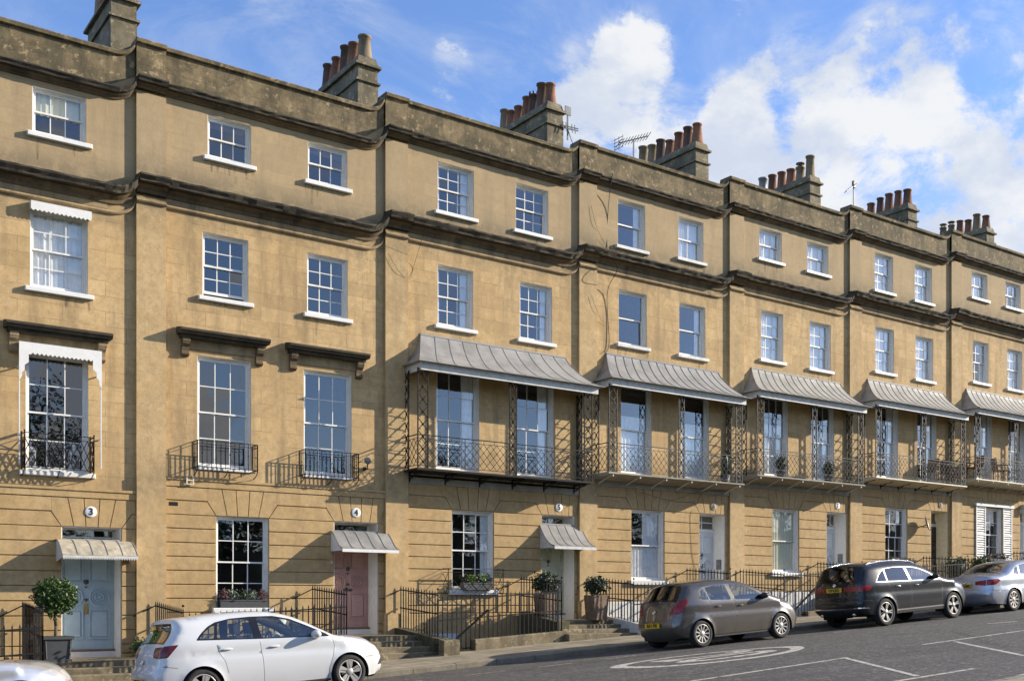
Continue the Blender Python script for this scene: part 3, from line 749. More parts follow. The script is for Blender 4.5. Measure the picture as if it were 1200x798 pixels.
    fa.box(fx0, fx1, fy, fy + .03, ze_ - .20, ze_ - .014); fa.box(fx0, fx0 + .03, fy + .03, -.01, ze_ - .20, ze_ - .014); fa.box(fx1 - .03, fx1, fy + .03, -.01, ze_ - .20, ze_ - .014)
    fa.box(fx0 - .02, fx1 + .02, fy - .03, fy - .002, ze_ - .05, ze_ - .014)
    fa.build('fascia', M['white2'], Cn)

def door_leaf(D_, x0, x1, z0, z1, y, mat, n):
    """panelled leaf"""
    mb = MB(); mb.box(x0, x1, y, y + .05, z0, z1)
    w = x1 - x0; h = z1 - z0
    def frame(a, b, c, d, t=.026, p=.026):
        mb.box(a, b, y - p, y + .001, c, c + t); mb.box(a, b, y - p, y + .001, d - t, d); mb.box(a, a + t, y - p, y + .001, c + t, d - t); mb.box(b - t, b, y - p, y + .001, c + t, d - t)
        mb.cbox(a + t + .025, b - t - .025, y - p * .8, y + .001, c + t + .025, d - t - .025, .008)
    for s in (0, 1):
        a = x0 + w * (.08 + .47 * s); b = a + w * .37; zc = z0 + h * .52
        frame(a, b, z0 + h * .10, z0 + h * .40); frame(a, b, z0 + h * .66, z0 + h * .95)
        xc = (a + b) / 2
        for r0, p in ((.165, .03), (.115, .022), (.07, .03)):
            rr = r0 * w / 1.0
            mb.lathe([(rr + .022, 0), (rr + .018, -p), (rr - .0, -p), (rr - .006, 0)], (xc, y, zc), 24, 'y', cap=False)
        mb.lathe([(.05 * w, 0), (.035 * w, -.014), (.001, -.014)], (xc, y, zc), 16, 'y', cap=False)
    return mb.build('door', mat, D_)

def house(n):
    X0, L = HX[n], HL[n]; wd = HX[n + 1] - X0; step = HL[n + 1] - L
    labels = {
     3: 'honey stone terraced house numbered 3 with pale blue door under a scalloped-edge canopy',
     4: 'honey stone terraced house numbered 4 with dusky pink door behind the white hatchback',
     5: 'honey stone terraced house with sage green door and black iron-bracketed balcony',
     6: 'honey stone terraced house with plain two-pane windows and cables trailing down its wall',
     7: 'honey stone terraced house numbered 7 with cream blind beside its white door',
     8: 'honey stone terraced house with black door and satellite dish behind the dark SUV',
     9: 'honey stone terraced house with white louvred shutters at its ground-floor window',
     10: 'farthest stone terraced house, past the shuttered one, of which only the chimney shows'}
    H = thing('town_house', labels[n], 'house', (X0, 0, L), 'stepped Georgian terrace houses')
    wins = WIN[n]; dx0, dx1 = DOORX[n]; dz0 = LAND[n]; dz1 = 3.66
    ups = [(w['x0'], w['x1'], w['z0'], w['z1']) for w in wins if not w.get('gf')]
    gfs = [(w['x0'], w['x1'], w['z0'], w['z1']) for w in wins if w.get('gf')]
    dop = (dx0, dx1, dz0 - .002, dz1, .56)
    # upper wall up to the parapet; right edge stops at the next house
    mb = MB(); wall_grid(mb, 0, wd, BAND0, 13.62, ups)
    # ramped parapet infill
    for zb, zt, a in ((13.62, 13.62, .5),):
        xa = wd - a - .02; pts = [(xa + a * math.sin(R(9 * i)), zt + step * (1 - math.cos(R(9 * i)))) for i in range(11)]
        mb.add([(x, 0.0, z) for x, z in [(xa, zt - .01)] + pts + [(wd, zt + step), (wd, zt - .01)]], [tuple(range(14))])
    mb.box(0, wd, .33, .42, 12.4, 13.6)
    mb.build('wall', M['wall'], H, fixn=False)
    # rusticated ground floor: backing, then channelled courses standing proud
    mb = MB(); wall_grid(mb, 0, wd, -2.2, BAND0, gfs + [dop])
    mb.build('ground_floor_wall', M['rust'], H, fixn=False)
    mb = MB(); P_ = .03; g = .02; CH = .305; fx0, fx1 = .602, wd - .004
    heads = [(w[0], w[1]) for w in gfs] + [(dx0, dx1)]
    spans = []
    for a, b in heads: spans.append((a - .19, b + .19 if b + .19 < fx1 else fx1))
    k = 0; zt = BAND0 - .003
    while zt > 1.05:
        zb = max(zt - CH, 1.02); c0, c1 = zb + g / 2, zt - g / 2
        cuts = []
        for o in gfs + [dop]:
            if o[2] < c1 - .01 and o[3] > c0 + .01: cuts.append((o[0], o[1]))
        if k < 2:
            cuts = [(a + g / 2, b - g / 2) for a, b in spans] if k == 0 else [(a + .0, b) for a, b in spans]
        cuts.sort(); x = fx0
        segs = []
        for a, b in cuts:
            if a > x: segs.append((x, a))
            x = max(x, b)
        if x < fx1 - .02: segs.append((x, fx1))
        for a, b in segs:
            # break very long courses with an occasional vertical joint hairline
            if k == 1:
                at, ab, bt, bb_ = a, a, b, b
                for (ha, hb), (sa, sb) in zip(heads, spans):
                    if abs(b - sa) < .01: bt, bb_ = sa - g * .6, ha - g * .6
                    if abs(a - sb) < .01: at, ab = sb + g * .6, hb + g * .6
                mb.prism([(ab, c0), (bb_, c0), (bt, c1), (at, c1)], -P_, 0)
            else: mb.cbox(a, b, -P_, .0, c0, c1, .008)
        zt = zb; k += 1
    # flat arches: wedge stones
    for (a, b), (sa, sb) in zip(heads, spans):
        z0, z1, zm = 3.662, BAND0 - .003 - g / 2, BAND0 - .003 - CH
        q = 5; tb = [sa + (sb - sa) * i / q for i in range(q + 1)]; bb = [a + (b - a) * i / q for i in range(q + 1)]
        for i in range(q):
            e = .009
            if i == 0: poly = [(bb[0] + .002, z0), (bb[1] - e, z0), (tb[1] - e, z1), (sa + e, z1), (sa + e, zm)]
            elif i == q - 1: poly = [(bb[q - 1] + e, z0), (bb[q] - .002, z0), (sb - e, zm), (sb - e, z1), (tb[q - 1] + e, z1)]
            else: poly = [(bb[i] + e, z0), (bb[i + 1] - e, z0), (tb[i + 1] - e, z1), (tb[i] + e, z1)]
            mb.prism(poly, -P_ - .001 * (i % 2), 0)
        # second course filling beside the arch feet
    mb.build('rusticated_courses', M['rust'], H, fixn=True)
    mb = MB(); mb.box(.59, wd - .0, -.05, .0, BAND0, BAND1 - .02); mb.box(.59, wd, -.075, 0, BAND1 - .02, BAND1 + .03)
    mb.build('string_course', M['rust'], H)
    # plinth (white on some)
    mb = MB()
    for a, b in ((.6, dx0 - .0), (dx1, wd)):
        if b - a > .05: mb.cbox(a, b, -.06, 0, -2.2, 1.0, .01)
    mb.build('plinth', M['white2'] if n in (6, 7, 8) else M['rust'], H)
    # pilaster
    mb = MB(); mb.box(0, .60, -.085, 0, BAND1, 10.40); mb.box(0, .60, -.085, 0, 10.55, 12.6); mb.box(0, .6, -.085, 0, 12.7, 13.62)
    mb.box(0, .60, -.105, 0, 1.02, BAND1 - .002); mb.cbox(-.03, .63, -.15, 0, -2.0, 1.018, .01)
    pl = mb.build('pilaster', M['pil'], H)
    # cornices
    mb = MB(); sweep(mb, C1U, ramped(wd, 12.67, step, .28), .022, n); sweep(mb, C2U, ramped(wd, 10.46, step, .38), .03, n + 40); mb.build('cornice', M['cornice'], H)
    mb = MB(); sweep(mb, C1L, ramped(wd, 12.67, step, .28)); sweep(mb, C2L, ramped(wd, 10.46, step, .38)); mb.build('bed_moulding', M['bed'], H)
    mb = MB(); sweep(mb, C3, ramped(wd, 10.24, step, .08, a=.5)); mb.box(.6, wd - .56, -.02, 0, 10.34, 10.46); mb.build('string_band', M['soffit'], H)
    mb = MB(); mb.box(0, .6, -.088, -.0, 12.93, 13.61); wall_grid(mb, .6, wd - .5, 12.93, 13.61, [], -.012)
    mb.quad((wd - .5, -.012, 12.93 + .05), (wd, -.012, 12.93 + step), (wd, -.012, 13.61 + step), (wd - .5, -.012, 13.61))
    mb.build('parapet', M['parapet'], H, fixn=False)
    mb = MB(); sweep(mb, COP, ramped(wd, 13.61, step, .12, a=.42), .02, n + 80); mb.build('coping', M['parapet'], H)
    # windows and door
    fcs = [sash(H, w, n) for w in wins]
    D_ = MB(); yd = .5
    D_.box(dx0 + .002, dx0 + .02, .002, yd + .06, dz0, dz1 - .002); D_.box(dx1 - .02, dx1 - .002, .002, yd + .06, dz0, dz1 - .002); D_.box(dx0 + .02, dx1 - .02, .002, yd + .06, dz1 - .02, dz1 - .002)
    leafz0 = dz0 + .17; leafz1 = leafz0 + 2.12
    D_.box(dx0 + .02, dx1 - .02, yd - .02, yd + .06, leafz1 + .005, leafz1 + .07)
    D_.box(dx0 + .02, dx1 - .02, yd - .12, yd + .06, dz0, leafz0 - .05)
    Df = D_.build('door_frame', M['cream'] if n == 8 else M['white'], H)
    t = MB(); t.box(dx0 + .02, dx1 - .02, yd - .1, yd + .05, leafz0 - .048, leafz0 - .002); t.build('threshold', M['wood'], Df)
    dm = {3: 'blue', 4: 'pink', 5: 'sage', 6: 'whitedoor', 7: 'whitedoor', 8: 'blackdoor', 9: 'whitedoor', 10: 'blackdoor'}[n]
    leaf = door_leaf(H, dx0 + .022, dx1 - .022, leafz0, leafz1, yd, M[dm], n)
    xc = (dx0 + dx1) / 2; zc = leafz0 + 2.12 * .52
    k = MB(); k.lathe([(.05, 0), (.05, -.03), (.03, -.05), (.001, -.055)], (xc, yd, zc + .32), 14, 'y', cap=False); k.lathe([(.02, 0), (.02, -.03), (.012, -.04), (.001, -.04)], (xc, yd, zc + .21), 10, 'y', cap=False); k.build('door_knocker', M['steel'], leaf)
    k = MB(); k.box(xc - .04, xc + .04, yd - .02, yd - .001, zc - .36, zc - .14) if n == 3 else k.box(xc - .11, xc + .11, yd - .02, yd - .001, zc - .22, zc - .16); k.build('letterbox', M['brass'] if n == 3 else M['steel'], leaf)
    k = MB(); k.lathe([(.03, 0), (.035, -.02), (.02, -.05), (.001, -.055)], (xc, yd, zc - .06), 12, 'y', cap=False); k.build('door_knob', M['steel'], leaf)
    if n in (6, 7):
        k = MB(); k.box(xc + .08, xc + .16, yd - .02, yd - .001, zc - .3, zc - .22); k.lathe([(.07, 0), (.07, -.02), (.03, -.02), (.03, 0)], (xc + .1, yd, zc), 14, 'y', cap=False); k.build('door_wreath', M['iron'], leaf)
    # fanlight
    fz0, fz1 = leafz1 + .07, dz1 - .02
    fb = MB(); xa, xb = dx0 + .02, dx1 - .02
    fb.box(xa, xb, yd, yd + .03, fz0, fz0 + .03); fb.box(xa, xb, yd, yd + .03, fz1 - .03, fz1); fb.box(xa, xa + .03, yd, yd + .03, fz0, fz1); fb.box(xb - .03, xb, yd, yd + .03, fz0, fz1)
    m0 = (fz0 + fz1) / 2
    if n in (5, 7, 9): 
        for a in (.25, .5, .75): fb.bar((xa + (xb - xa) * a, yd, fz0), (xa + (xb - xa) * a, yd, fz1), .018)
        fb.bar((xa, yd, fz0), (xb, yd, fz1), .016); fb.bar((xb, yd, fz0), (xa, yd, fz1), .016)
    elif n in (3, 6): fb.bar((xa, yd, m0), (xb, yd, m0), .03); fb.bar((xc, yd, fz0), (xc, yd, fz1), .02)
    fl = fb.build('fanlight', M['white'], H)
    g_ = MB(); g_.quad((xa, yd + .015, fz0), (xb, yd + .015, fz0), (xb, yd + .015, fz1), (xa, yd + .015, fz1)); g_.build('glass', M['glass'], fl, fixn=False)
    # house number roundel
    ncx = {3: 4.82, 4: 4.97, 5: 5.12}.get(n, xc + .02); ncz = {3: 3.97, 4: 3.88, 5: 3.87}.get(n, 3.88)
    if n < 9:
        p = MB(); rr = .115
        p.lathe([(rr, 0), (rr, -.012), (rr - .012, -.018), (.001, -.018)], (ncx, -.032, ncz), 24, 'y', cap=False); pq = p.build('number_plaque', M['white'] if n not in (6, 8) else M['grey_slab'], H)
        text_mesh('numeral', str(n), .2, M['black'], pq, (ncx, -.053, ncz), sx=.9, bold=.006)
    # street door canopies
    if n in (3, 4, 5):
        cx0, cx1, py = {3: (dx0 - .1, dx1 + .17, -.62), 4: (dx0 - .08, dx1 + .22, -.68), 5: (dx0 - .05, dx1 + .22, -.72)}[n]
        za, zb = {3: (3.38, 3.06), 4: (3.42, 3.0), 5: (3.40, 2.80)}[n]
        J = 9; pr = []
        for i in range(J + 1):
            u = i / J
            if n == 3: h = math.cos(u * R(90)) ** .9
            elif n == 4: h = .5 + .5 * math.cos(math.pi * u)
            else: h = (1 - u) ** 1.9
            pr.append((py * u, zb + (za - zb) * h))
        cb = MB()
        vs = [(x, y, z) for (y, z) in pr for x in (cx0, cx1)]
        cb.add(vs, [(2 * i, 2 * i + 1, 2 * i + 3, 2 * i + 2) for i in range(J)], True)
        cb.add([(x, y, z - .02) for (y, z) in pr for x in (cx0, cx1)], [(2 * i, 2 * i + 1, 2 * i + 3, 2 * i + 2) for i in range(J)], True)
        cb.quad((cx0, py, zb), (cx1, py, zb), (cx1, py, zb - .02), (cx0, py, zb - .02))
        cm = {3: plain('weathered_canopy', (.36, .315, .235), .8, var=.3, scale=5), 4: M['lead'], 5: M['lead']}[n]
        Cc = cb.build('door_canopy', cm, H, fixn=False)
        s_ = MB()
        for i in range(6):
            x = cx0 + (cx1 - cx0) * i / 5; s_.path([(x, y - .002, z + .004) for y, z in pr], .013)
        s_.path([(cx0, .0, za + .01), (cx1, .0, za + .01)], .03)
        s_.build('canopy_seams', M['lead_seam'] if n != 4 else M['lead_dark'], Cc)
        f_ = MB(); h = .07 if n != 3 else .04
        f_.box(cx0, cx1, py - .012, py + .02, zb - .022 - h, zb - .022)
        if n == 3:
            q = 30
            for i in range(q):
                a = cx0 + (cx1 - cx0) * i / q; b = cx0 + (cx1 - cx0) * (i + 1) / q
                f_.prism([(a, zb - .062), (b, zb - .062), ((a + b) / 2, zb - .105)], py - .01, py)
        for x in (cx0, cx1 - .025):
            poly = [(y, z - .022) for y, z in pr] + [(py, zb - .06), (-.02, zb - .06), (-.02, zb - .32), (-.0, zb - .34)] if n != 3 else [(y, z - .022) for y, z in pr] + [(py, zb - .06), (-.0, zb - .14)]
            f_.prismx(poly, x, x + .025)
            if n != 3: f_.lathe([(.03, 0), (.03, .025)], (x, -.035, zb - .33), 10, 'x')
        f_.build('canopy_fascia', M['white'] if n == 4 else M['white2'], Cc)
    # upper features
    if n in (3, 4):
        for w in [w for w in wins if w.get('french')]:
            xc_ = (w['x0'] + w['x1']) / 2
            hood(H, xc_ - (.0 if n == 3 else .06), n); guard(H, w['x0'] - (.07 if n == 3 else .09), w['x1'] + .04, w['z0'] + (.0 if n == 3 else -.06), n, 'bars' if n == 4 else 'lattice')
    else: verandah(H, n, wd)
    if n == 5:
        w = [w for w in wins if w.get('gf')][0]
        gd = MB(); x0, x1, z, y = w['x0'] - .25, w['x1'] + .12, w['z0'] - .08, -.3
        for zz in (z + .62, z + .52, z): gd.path([(x0, 0, zz), (x0, y, zz), (x1, y, zz), (x1, 0, zz)], .012)
        for x in (x0, x1): gd.bar((x, y, z), (x, y, z + .62), .016); lattice(gd, (x, 0, 0), (x, y, 0), z, z + .52, 2, 3)
        lattice(gd, (x0, y, 0), (x1, y, 0), z, z + .3, 10, 2)
        gd.build('window_guard', M['iron'], H)
    # chimney stack on the left party wall
    y0, y1 = {3: .9, 4: .9, 5: .9, 6: 1.1, 7: 1.2, 8: 1.5, 9: 1.7, 10: 2.1}[n], {3: 3., 4: 3., 5: 3.5, 6: 4.05, 7: 4.4, 8: 4.3, 9: 3.95, 10: 4.7}[n]; dz_ = 0 if n == 5 else .2
    mb = MB(); xa, xb = -.27, .27
    mb.box(xa, xb, y0, y1, 11.6, 14.30 + dz_)
    for z, e, h in ((14.30 + dz_, .05, .05), (14.70 + dz_, .07, .06)): mb.box(xa - e, xb + e, y0 - e, y1 + e, z, z + h)
    mb.box(xa + .01, xb - .01, y0 + .01, y1 - .01, 14.35 + dz_, 14.70 + dz_)
    zc0, zc1 = 14.76 + dz_, 14.96 + dz_
    mb.add([(xa - .01, y0 - .01, zc0), (xb + .01, y0 - .01, zc0), (xb + .01, y1 + .01, zc0), (xa - .01, y1 + .01, zc0), (xa + .04, y0 + .04, zc1), (xb - .04, y0 + .04, zc1), (xb - .04, y1 - .04, zc1), (xa + .04, y1 - .04, zc1)],
           [(0, 1, 5, 4), (1, 2, 6, 5), (2, 3, 7, 6), (3, 0, 4, 7), (4, 5, 6, 7)])
    S = mb.build('chimney_stack', M['chim'], H)
    pots = {3: 'tbtbt', 4: 'bbttb', 5: 'bttbb', 6: 'tdtdttb', 7: 'tdttdbb', 8: 'bctdtD'[:6], 9: 'tttdt', 10: 'tbttcc', }[n]
    if n == 5: pots = 'btdtd'
    if n == 6: pots = 'tdptttb'
    if n == 8: pots = 'bctttD'
    k = len(pots)
    for i, ch in enumerate(pots):
        yy = y0 + .24 + (y1 - y0 - .45) * i / (k - 1); pm = MB(); h = {'t': .60, 'b': .72, 'd': .66, 'c': .6, 'p': .5, 'D': .62}[ch] * random.uniform(.85, 1.15)
        r0, r1 = random.uniform(.165, .19), random.uniform(.12, .145); xx = random.uniform(-.02, .02); lean = 0
        if ch == 'D': r0 = r1 = .15
        prof = [(r0 + .015, 0), (r0 + .015, .05), (r0, .06), ((r0 + r1) / 2, h * .5), (r1, h - .07), (r1 + .025, h - .06), (r1 + .03, h - .01), (r1 + .005, h), (r1 - .02, h), (r1 - .025, h - .2)]
        zp = zc1 - 15.0
        pm.lathe(prof, (xx, yy, zc1 - .01), 18, cap=False)
        if ch in 'cd' and n in (8, 10):
            pm.lathe([(.001, h + .16), (.15, h + .13), (.16, h + .10), (.001, h + .09)], (xx, yy, zc1), 16, cap=False)
            for a in range(4): pm.bar((xx + .1 * math.cos(a * 1.57), yy + .1 * math.sin(a * 1.57), 14.95 + zp + h), (xx + .1 * math.cos(a * 1.57), yy + .1 * math.sin(a * 1.57), 15.1 + zp + h), .02)
        if ch == 'p':
            for a in range(8): pm.bar((xx + .13 * math.cos(a * .785), yy + .13 * math.sin(a * .785), 14.95 + zp + h), (xx + .15 * math.cos(a * .785), yy + .15 * math.sin(a * .785), 15.06 + zp + h), .035)
        pm.build('chimney_pot', {'t': M['terracotta'], 'b': M['buffpot'], 'd': M['darkpot'], 'c': M['buffpot'], 'p': M['darkpot'], 'D': M['lead_dark']}[ch], S)
    # roof, rear and party walls, rooms
    mb = MB(); mb.add([(0, .42, 12.9), (wd, .42, 12.9), (wd, 3.6, 13.6), (0, 3.6, 13.6), (0, 9, 11.6), (wd, 9, 11.6)], [(0, 1, 2, 3), (3, 2, 5, 4)])
    mb.build('roof', M['slate'], H, fixn=False)
    mb = MB(); mb.quad((0, 9, -2.2), (wd, 9, -2.2), (wd, 9, 11.6), (0, 9, 11.6))
    mb.add([(0, .02, -2.2), (0, 9, -2.2), (0, 9, 11.6), (0, 3.6, 13.6), (0, .42, 12.9), (0, .02, 13.6)], [(0, 1, 2, 3, 4, 5)])
    if n == 10: mb.add([(wd, .02, -2.2), (wd, 9, -2.2), (wd, 9, 11.6), (wd, 3.6, 13.6), (wd, .42, 12.9), (wd, .02, 13.6)], [(5, 4, 3, 2, 1, 0)])
    mb.build('side_wall', M['wall'], H, fixn=False)
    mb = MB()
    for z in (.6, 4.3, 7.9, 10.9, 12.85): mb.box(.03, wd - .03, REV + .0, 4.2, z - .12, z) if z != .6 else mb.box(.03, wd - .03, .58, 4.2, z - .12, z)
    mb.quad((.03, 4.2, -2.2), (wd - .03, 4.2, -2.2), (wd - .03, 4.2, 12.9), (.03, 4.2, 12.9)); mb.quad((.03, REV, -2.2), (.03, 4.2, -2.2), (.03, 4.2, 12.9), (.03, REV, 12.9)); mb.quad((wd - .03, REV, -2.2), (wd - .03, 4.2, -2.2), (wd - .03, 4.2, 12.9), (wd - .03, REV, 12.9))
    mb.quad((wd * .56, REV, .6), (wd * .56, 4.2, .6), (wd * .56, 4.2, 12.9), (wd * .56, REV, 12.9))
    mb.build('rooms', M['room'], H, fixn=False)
    # basement area and doorstep
    rx0, rx1 = .35, 3.85 if n != 3 else 3.54
    yr = -2.05
    gz = lambda x: PAVZ(X0 + x, yr) - L
    mb = MB(); lz = LAND[n]; xa, xb = rx1 + .02, wd + .35
    mb.box(xa, xb, -1.25, .0, -1.5, lz)
    # steps down to the pavement
    base = gz((xa + xb) / 2); k = max(1, round((lz - base) / .16)) 
    for i in range(k):
        z = lz - (lz - base) * (i + 1) / (k + 1) * 1.0
        y_ = -1.25 - .36 * i
        if i < k: mb.cbox(xa + .05 * (i % 2), xb - .05 * (i % 2), y_ - .36, y_, -1.0, z, .015)
    ye = -1.25 - .36 * k
    mb.build('doorstep', M['step'], H)
    f_ = MB(); f_.box(rx0, rx1, yr, 0, -1.75, -1.6); f_.box(rx0, rx1, yr, yr + .12, -1.6, gz(rx0) - .02); f_.box(-.1 + (.0), rx0, yr + .0, -.152, -1.6, gz(0) - .04) if n == 3 else None
    f_.build('basement_area', M['step'], H)
    # pavement strip in front of the steps edge is closed by the low kerbs of the railing
    return H
HOUSES = {n: house(n) for n in range(3, 11)}

# ------------------------------------------------------------------ railings and low walls in front
YR = -2.05
def spear(mb, x, y, z0, z1, t=.02):
    mb.bar((x, y, z0), (x, y, z1 - .07), t)
    mb.add([(x - .016, y, z1 - .07), (x, y - .016, z1 - .07), (x + .016, y, z1 - .07), (x, y + .016, z1 - .07), (x, y, z1), (x, y, z1 - .095)],
           [(0, 1, 4), (1, 2, 4), (2, 3, 4), (3, 0, 4), (1, 0, 5), (2, 1, 5), (3, 2, 5), (0, 3, 5)])
rail_labels = {3: 'black spear-topped area railing beside the pale blue door', 4: 'black spear-topped area railing behind the white hatchback',
    5: 'black spear-topped area railing with basement gate between pink and sage green doors', 6: 'black spear-topped area railing behind the brown-grey hatchback',
    7: 'black spear-topped area railing between brown-grey hatchback and dark SUV, under the cream blind', 8: 'black spear-topped area railing behind the dark SUV',
    9: 'black spear-topped area railing below the white louvred shutters'}
wall_labels = {3: 'low stone kerb wall under the railing beside the pale blue door', 4: 'low stone kerb wall behind the white hatchback', 5: 'low pale stone wall carrying railings on the open pavement in mid street',
    6: 'low stone kerb wall behind the brown-grey hatchback', 7: 'low stone kerb wall between brown-grey hatchback and dark SUV', 8: 'low stone kerb wall behind the dark SUV', 9: 'low stone kerb wall below the louvred shutters'}
for n in range(3, 10):
    X0, L = HX[n], HL[n]; gx = lambda x: PAVZ(x, YR)
    xa, xb = X0 + .37, X0 + 3.84
    if n == 3: xb = X0 + 3.54
    T = thing('iron_railing', rail_labels[n], 'railing', (xa, YR, gx(xa)), 'iron area railings along the terrace')
    ox, oy, oz = T.location
    bars = MB(); rails = MB()
    top = lambda x: gx(x) + 1.37 - .02
    hw = .26 if n == 5 else .14
    # front run
    k = int((xb - xa) / .122); gate = (xa + .12, xa + .88)
    for i in range(k + 1):
        x = xa + (xb - xa) * i / k
        ing = gate[0] < x < gate[1]
        spear(bars, x - ox, YR - oy, gx(x) + (hw - .03 if not ing else .03) - oz, top(x) - oz, .02 if i % 9 else .034)
    for dz in (-.11, -.58): rails.bar((xa - ox, 0, top(xa) + dz - oz), (xb - ox, 0, top(xb) + dz - oz), .03)
    rails.bar((gate[0] - ox, 0, gx(xa) + .08 - oz), (gate[1] - ox, 0, gx(xa) + .12 - oz), .03)
    # side runs climb with the doorsteps
    for x, lz in ((xa, (LAND[n - 1] + HL[n - 1]) if n > 3 else .93), (xb, LAND[n] + L)):
        zt0, zt1 = lz + 1.2, lz + 1.06
        kk = 15
        for i in range(kk):
            f = i / (kk - 1); y = -.16 + (YR + .16) * f
            zt = zt0 + (zt1 - zt0) * f
            zb = lz - .04 if y > -1.25 else max(gx(x) - .05, lz - .1 - (y + 1.25) * -.45)
            spear(bars, x - ox, y - oy, zb - oz, zt - oz)
        for dz in (-.11, -.55): rails.bar((x - ox, -.13 - oy, zt0 + dz - oz), (x - ox, YR - oy, zt1 + dz - oz), .028)
        # little stay to the wall
        rails.bar((x - ox, -.2 - oy, zt0 - .1 - oz), (x - ox - .42, -.02 - oy, zt0 - .34 - oz), .022)
        bars.ico((x - ox, YR - oy, zt1 + .03 - oz), .03, 1)
    # handrail down the basement stair
    rails.bar((gate[1] + .25 - ox, -.35, gx(xa) + 1.02 - oz), (gate[0] + .1 - ox, -.35 + .2, gx(xa) + .2 - oz), .045)
    bars.build('railing_bars', M['iron'], T); rails.build('top_rail', M['iron'], T)
    # low wall
    if n == 5: segs = [(gate[1] + .05, xb + .08)]
    else: segs = [(gate[1] + .02, xb + .06)]
    Wt = MB(); x0w, x1w = segs[0]; y0, y1 = YR - .13, YR + .13
    za, zb = gx(x0w), gx(x1w)
    vs = []
    for x, z in ((x0w, za), (x1w, zb)): vs += [(x, y0, z - .3), (x, y0, z + hw - .02), (x, y0 + .02, z + hw), (x, y1, z + hw), (x, y1, z - .3)]
    Wt.add(vs, [(0, 1, 6, 5), (1, 2, 7, 6), (2, 3, 8, 7), (3, 4, 9, 8), (4, 3, 2, 1, 0), (5, 6, 7, 8, 9)])
    o = Wt.build('low_wall', M['step']); tag(o, wall_labels[n], 'low wall', 'low stone walls under the area railings')
    # small basement window wall light: a white basement door seen below the gate
    if n in (5, 6, 7):
        d = MB(); d.box(1.2, 2.0, -.075, -.061, -1.55, .5); d.box(1.28, 1.92, -.085, -.076, -.5, .4); d.build('basement_door', M['whitedoor'], HOUSES[n])
# flank walls
fl = MB()
def flank(name, x0, x1, y0, y1, z0a, z0b, mat, label, rough=0.):
    mb = MB(); k = 8; rnd = random.Random(3)
    for i in range(k):
        a, b = y0 + (y1 - y0) * i / k, y0 + (y1 - y0) * (i + 1) / k
        za, zb = z0a + (z0b - z0a) * i / k, z0a + (z0b - z0a) * (i + 1) / k
        j = lambda: rnd.uniform(-rough, rough)
        mb.add([(x0, a, 0.), (x1, a, 0.), (x1, b, 0.), (x0, b, 0.), (x0 + j(), a, za), (x1 + j(), a, za), (x1 + j(), b, zb), (x0 + j(), b, zb)],
               [(0, 1, 5, 4), (1, 2, 6, 5), (2, 3, 7, 6), (3, 0, 4, 7), (4, 5, 6, 7)])
    o = mb.build(name, mat); tag(o, label, 'low wall'); return o
flank('mossy_wall', 12.66, 12.98, -.16, -2.45, 1.47, 1.24, M['moss'], 'low sloping mossy wall beside the steps of the pink door', .02)
flank('end_block', 12.62, 13.02, -2.46, -2.72, 1.25, 1.22, M['step'], 'short stone block at the street end of the mossy wall')
flank('white_wall', 18.5, 18.86, -.16, -2.55, 1.82, 1.50, M['white2'], 'low white painted wall between shrub tub and brown-grey hatchback')
flank('dark_step_wall', 16.22, 16.62, -.16, -1.9, 1.86, 1.60, M['moss'], 'low dark stone block beneath the tub left of the sage door')

# ------------------------------------------------------------------ plants and loose things
def shrub_ball(parent, c, rad, n, size, mat, seed, name='foliage', core=True):
    mb = MB(); leaves(mb, c, rad, n, size, seed)
    o = mb.build(name, mat, parent, fixn=False)
    if core:
        k = MB(); k.ico(c, 1., 2, tuple(r * .72 for r in rad), .06); k.build('inner_twigs', M['leaf2'], parent)
    return o
# standard bay tree in a square lead planter by the blue door
T = thing('potted_tree', 'lollipop bay tree in a square lead-grey planter beside the blue door', 'potted plant', (5.0, -1.0, .93))
mb = MB()
for (a, b, c_, d) in ((-.25, .25, -.25, .25),):
    mb.add([(-.22, -.22, 0), (.22, -.22, 0), (.22, .22, 0), (-.22, .22, 0), (-.25, -.25, .46), (.25, -.25, .46), (.25, .25, .46), (-.25, .25, .46)], [(3, 2, 1, 0), (0, 1, 5, 4), (1, 2, 6, 5), (2, 3, 7, 6), (3, 0, 4, 7)])
mb.box(-.28, .28, -.28, -.22, .44, .5); mb.box(-.28, .28, .22, .28, .44, .5); mb.box(-.28, -.22, -.22, .22, .44, .5); mb.box(.22, .28, -.22, .22, .44, .5)
mb.box(-.25, .25, -.245, -.235, .0, .05)
for s in (-1, 1): mb.bar((s * .2, -.232, .06), (s * .22, -.25, .42), .02)
mb.build('planter', M['planter'], T)
mb = MB(); mb.box(-.22, .22, -.22, .22, .40, .43); mb.build('soil', M['bark'], T)
mb = MB(); mb.path([(0, 0, .4), (.015, .01, .7), (-.01, 0, 1.0), (0, 0, 1.25)], .045, 8); mb.build('stem', M['bark'], T)
shrub_ball(T, (0, 0, 1.26), (.39, .38, .37), 5200, .066, M['leaf'], 3)
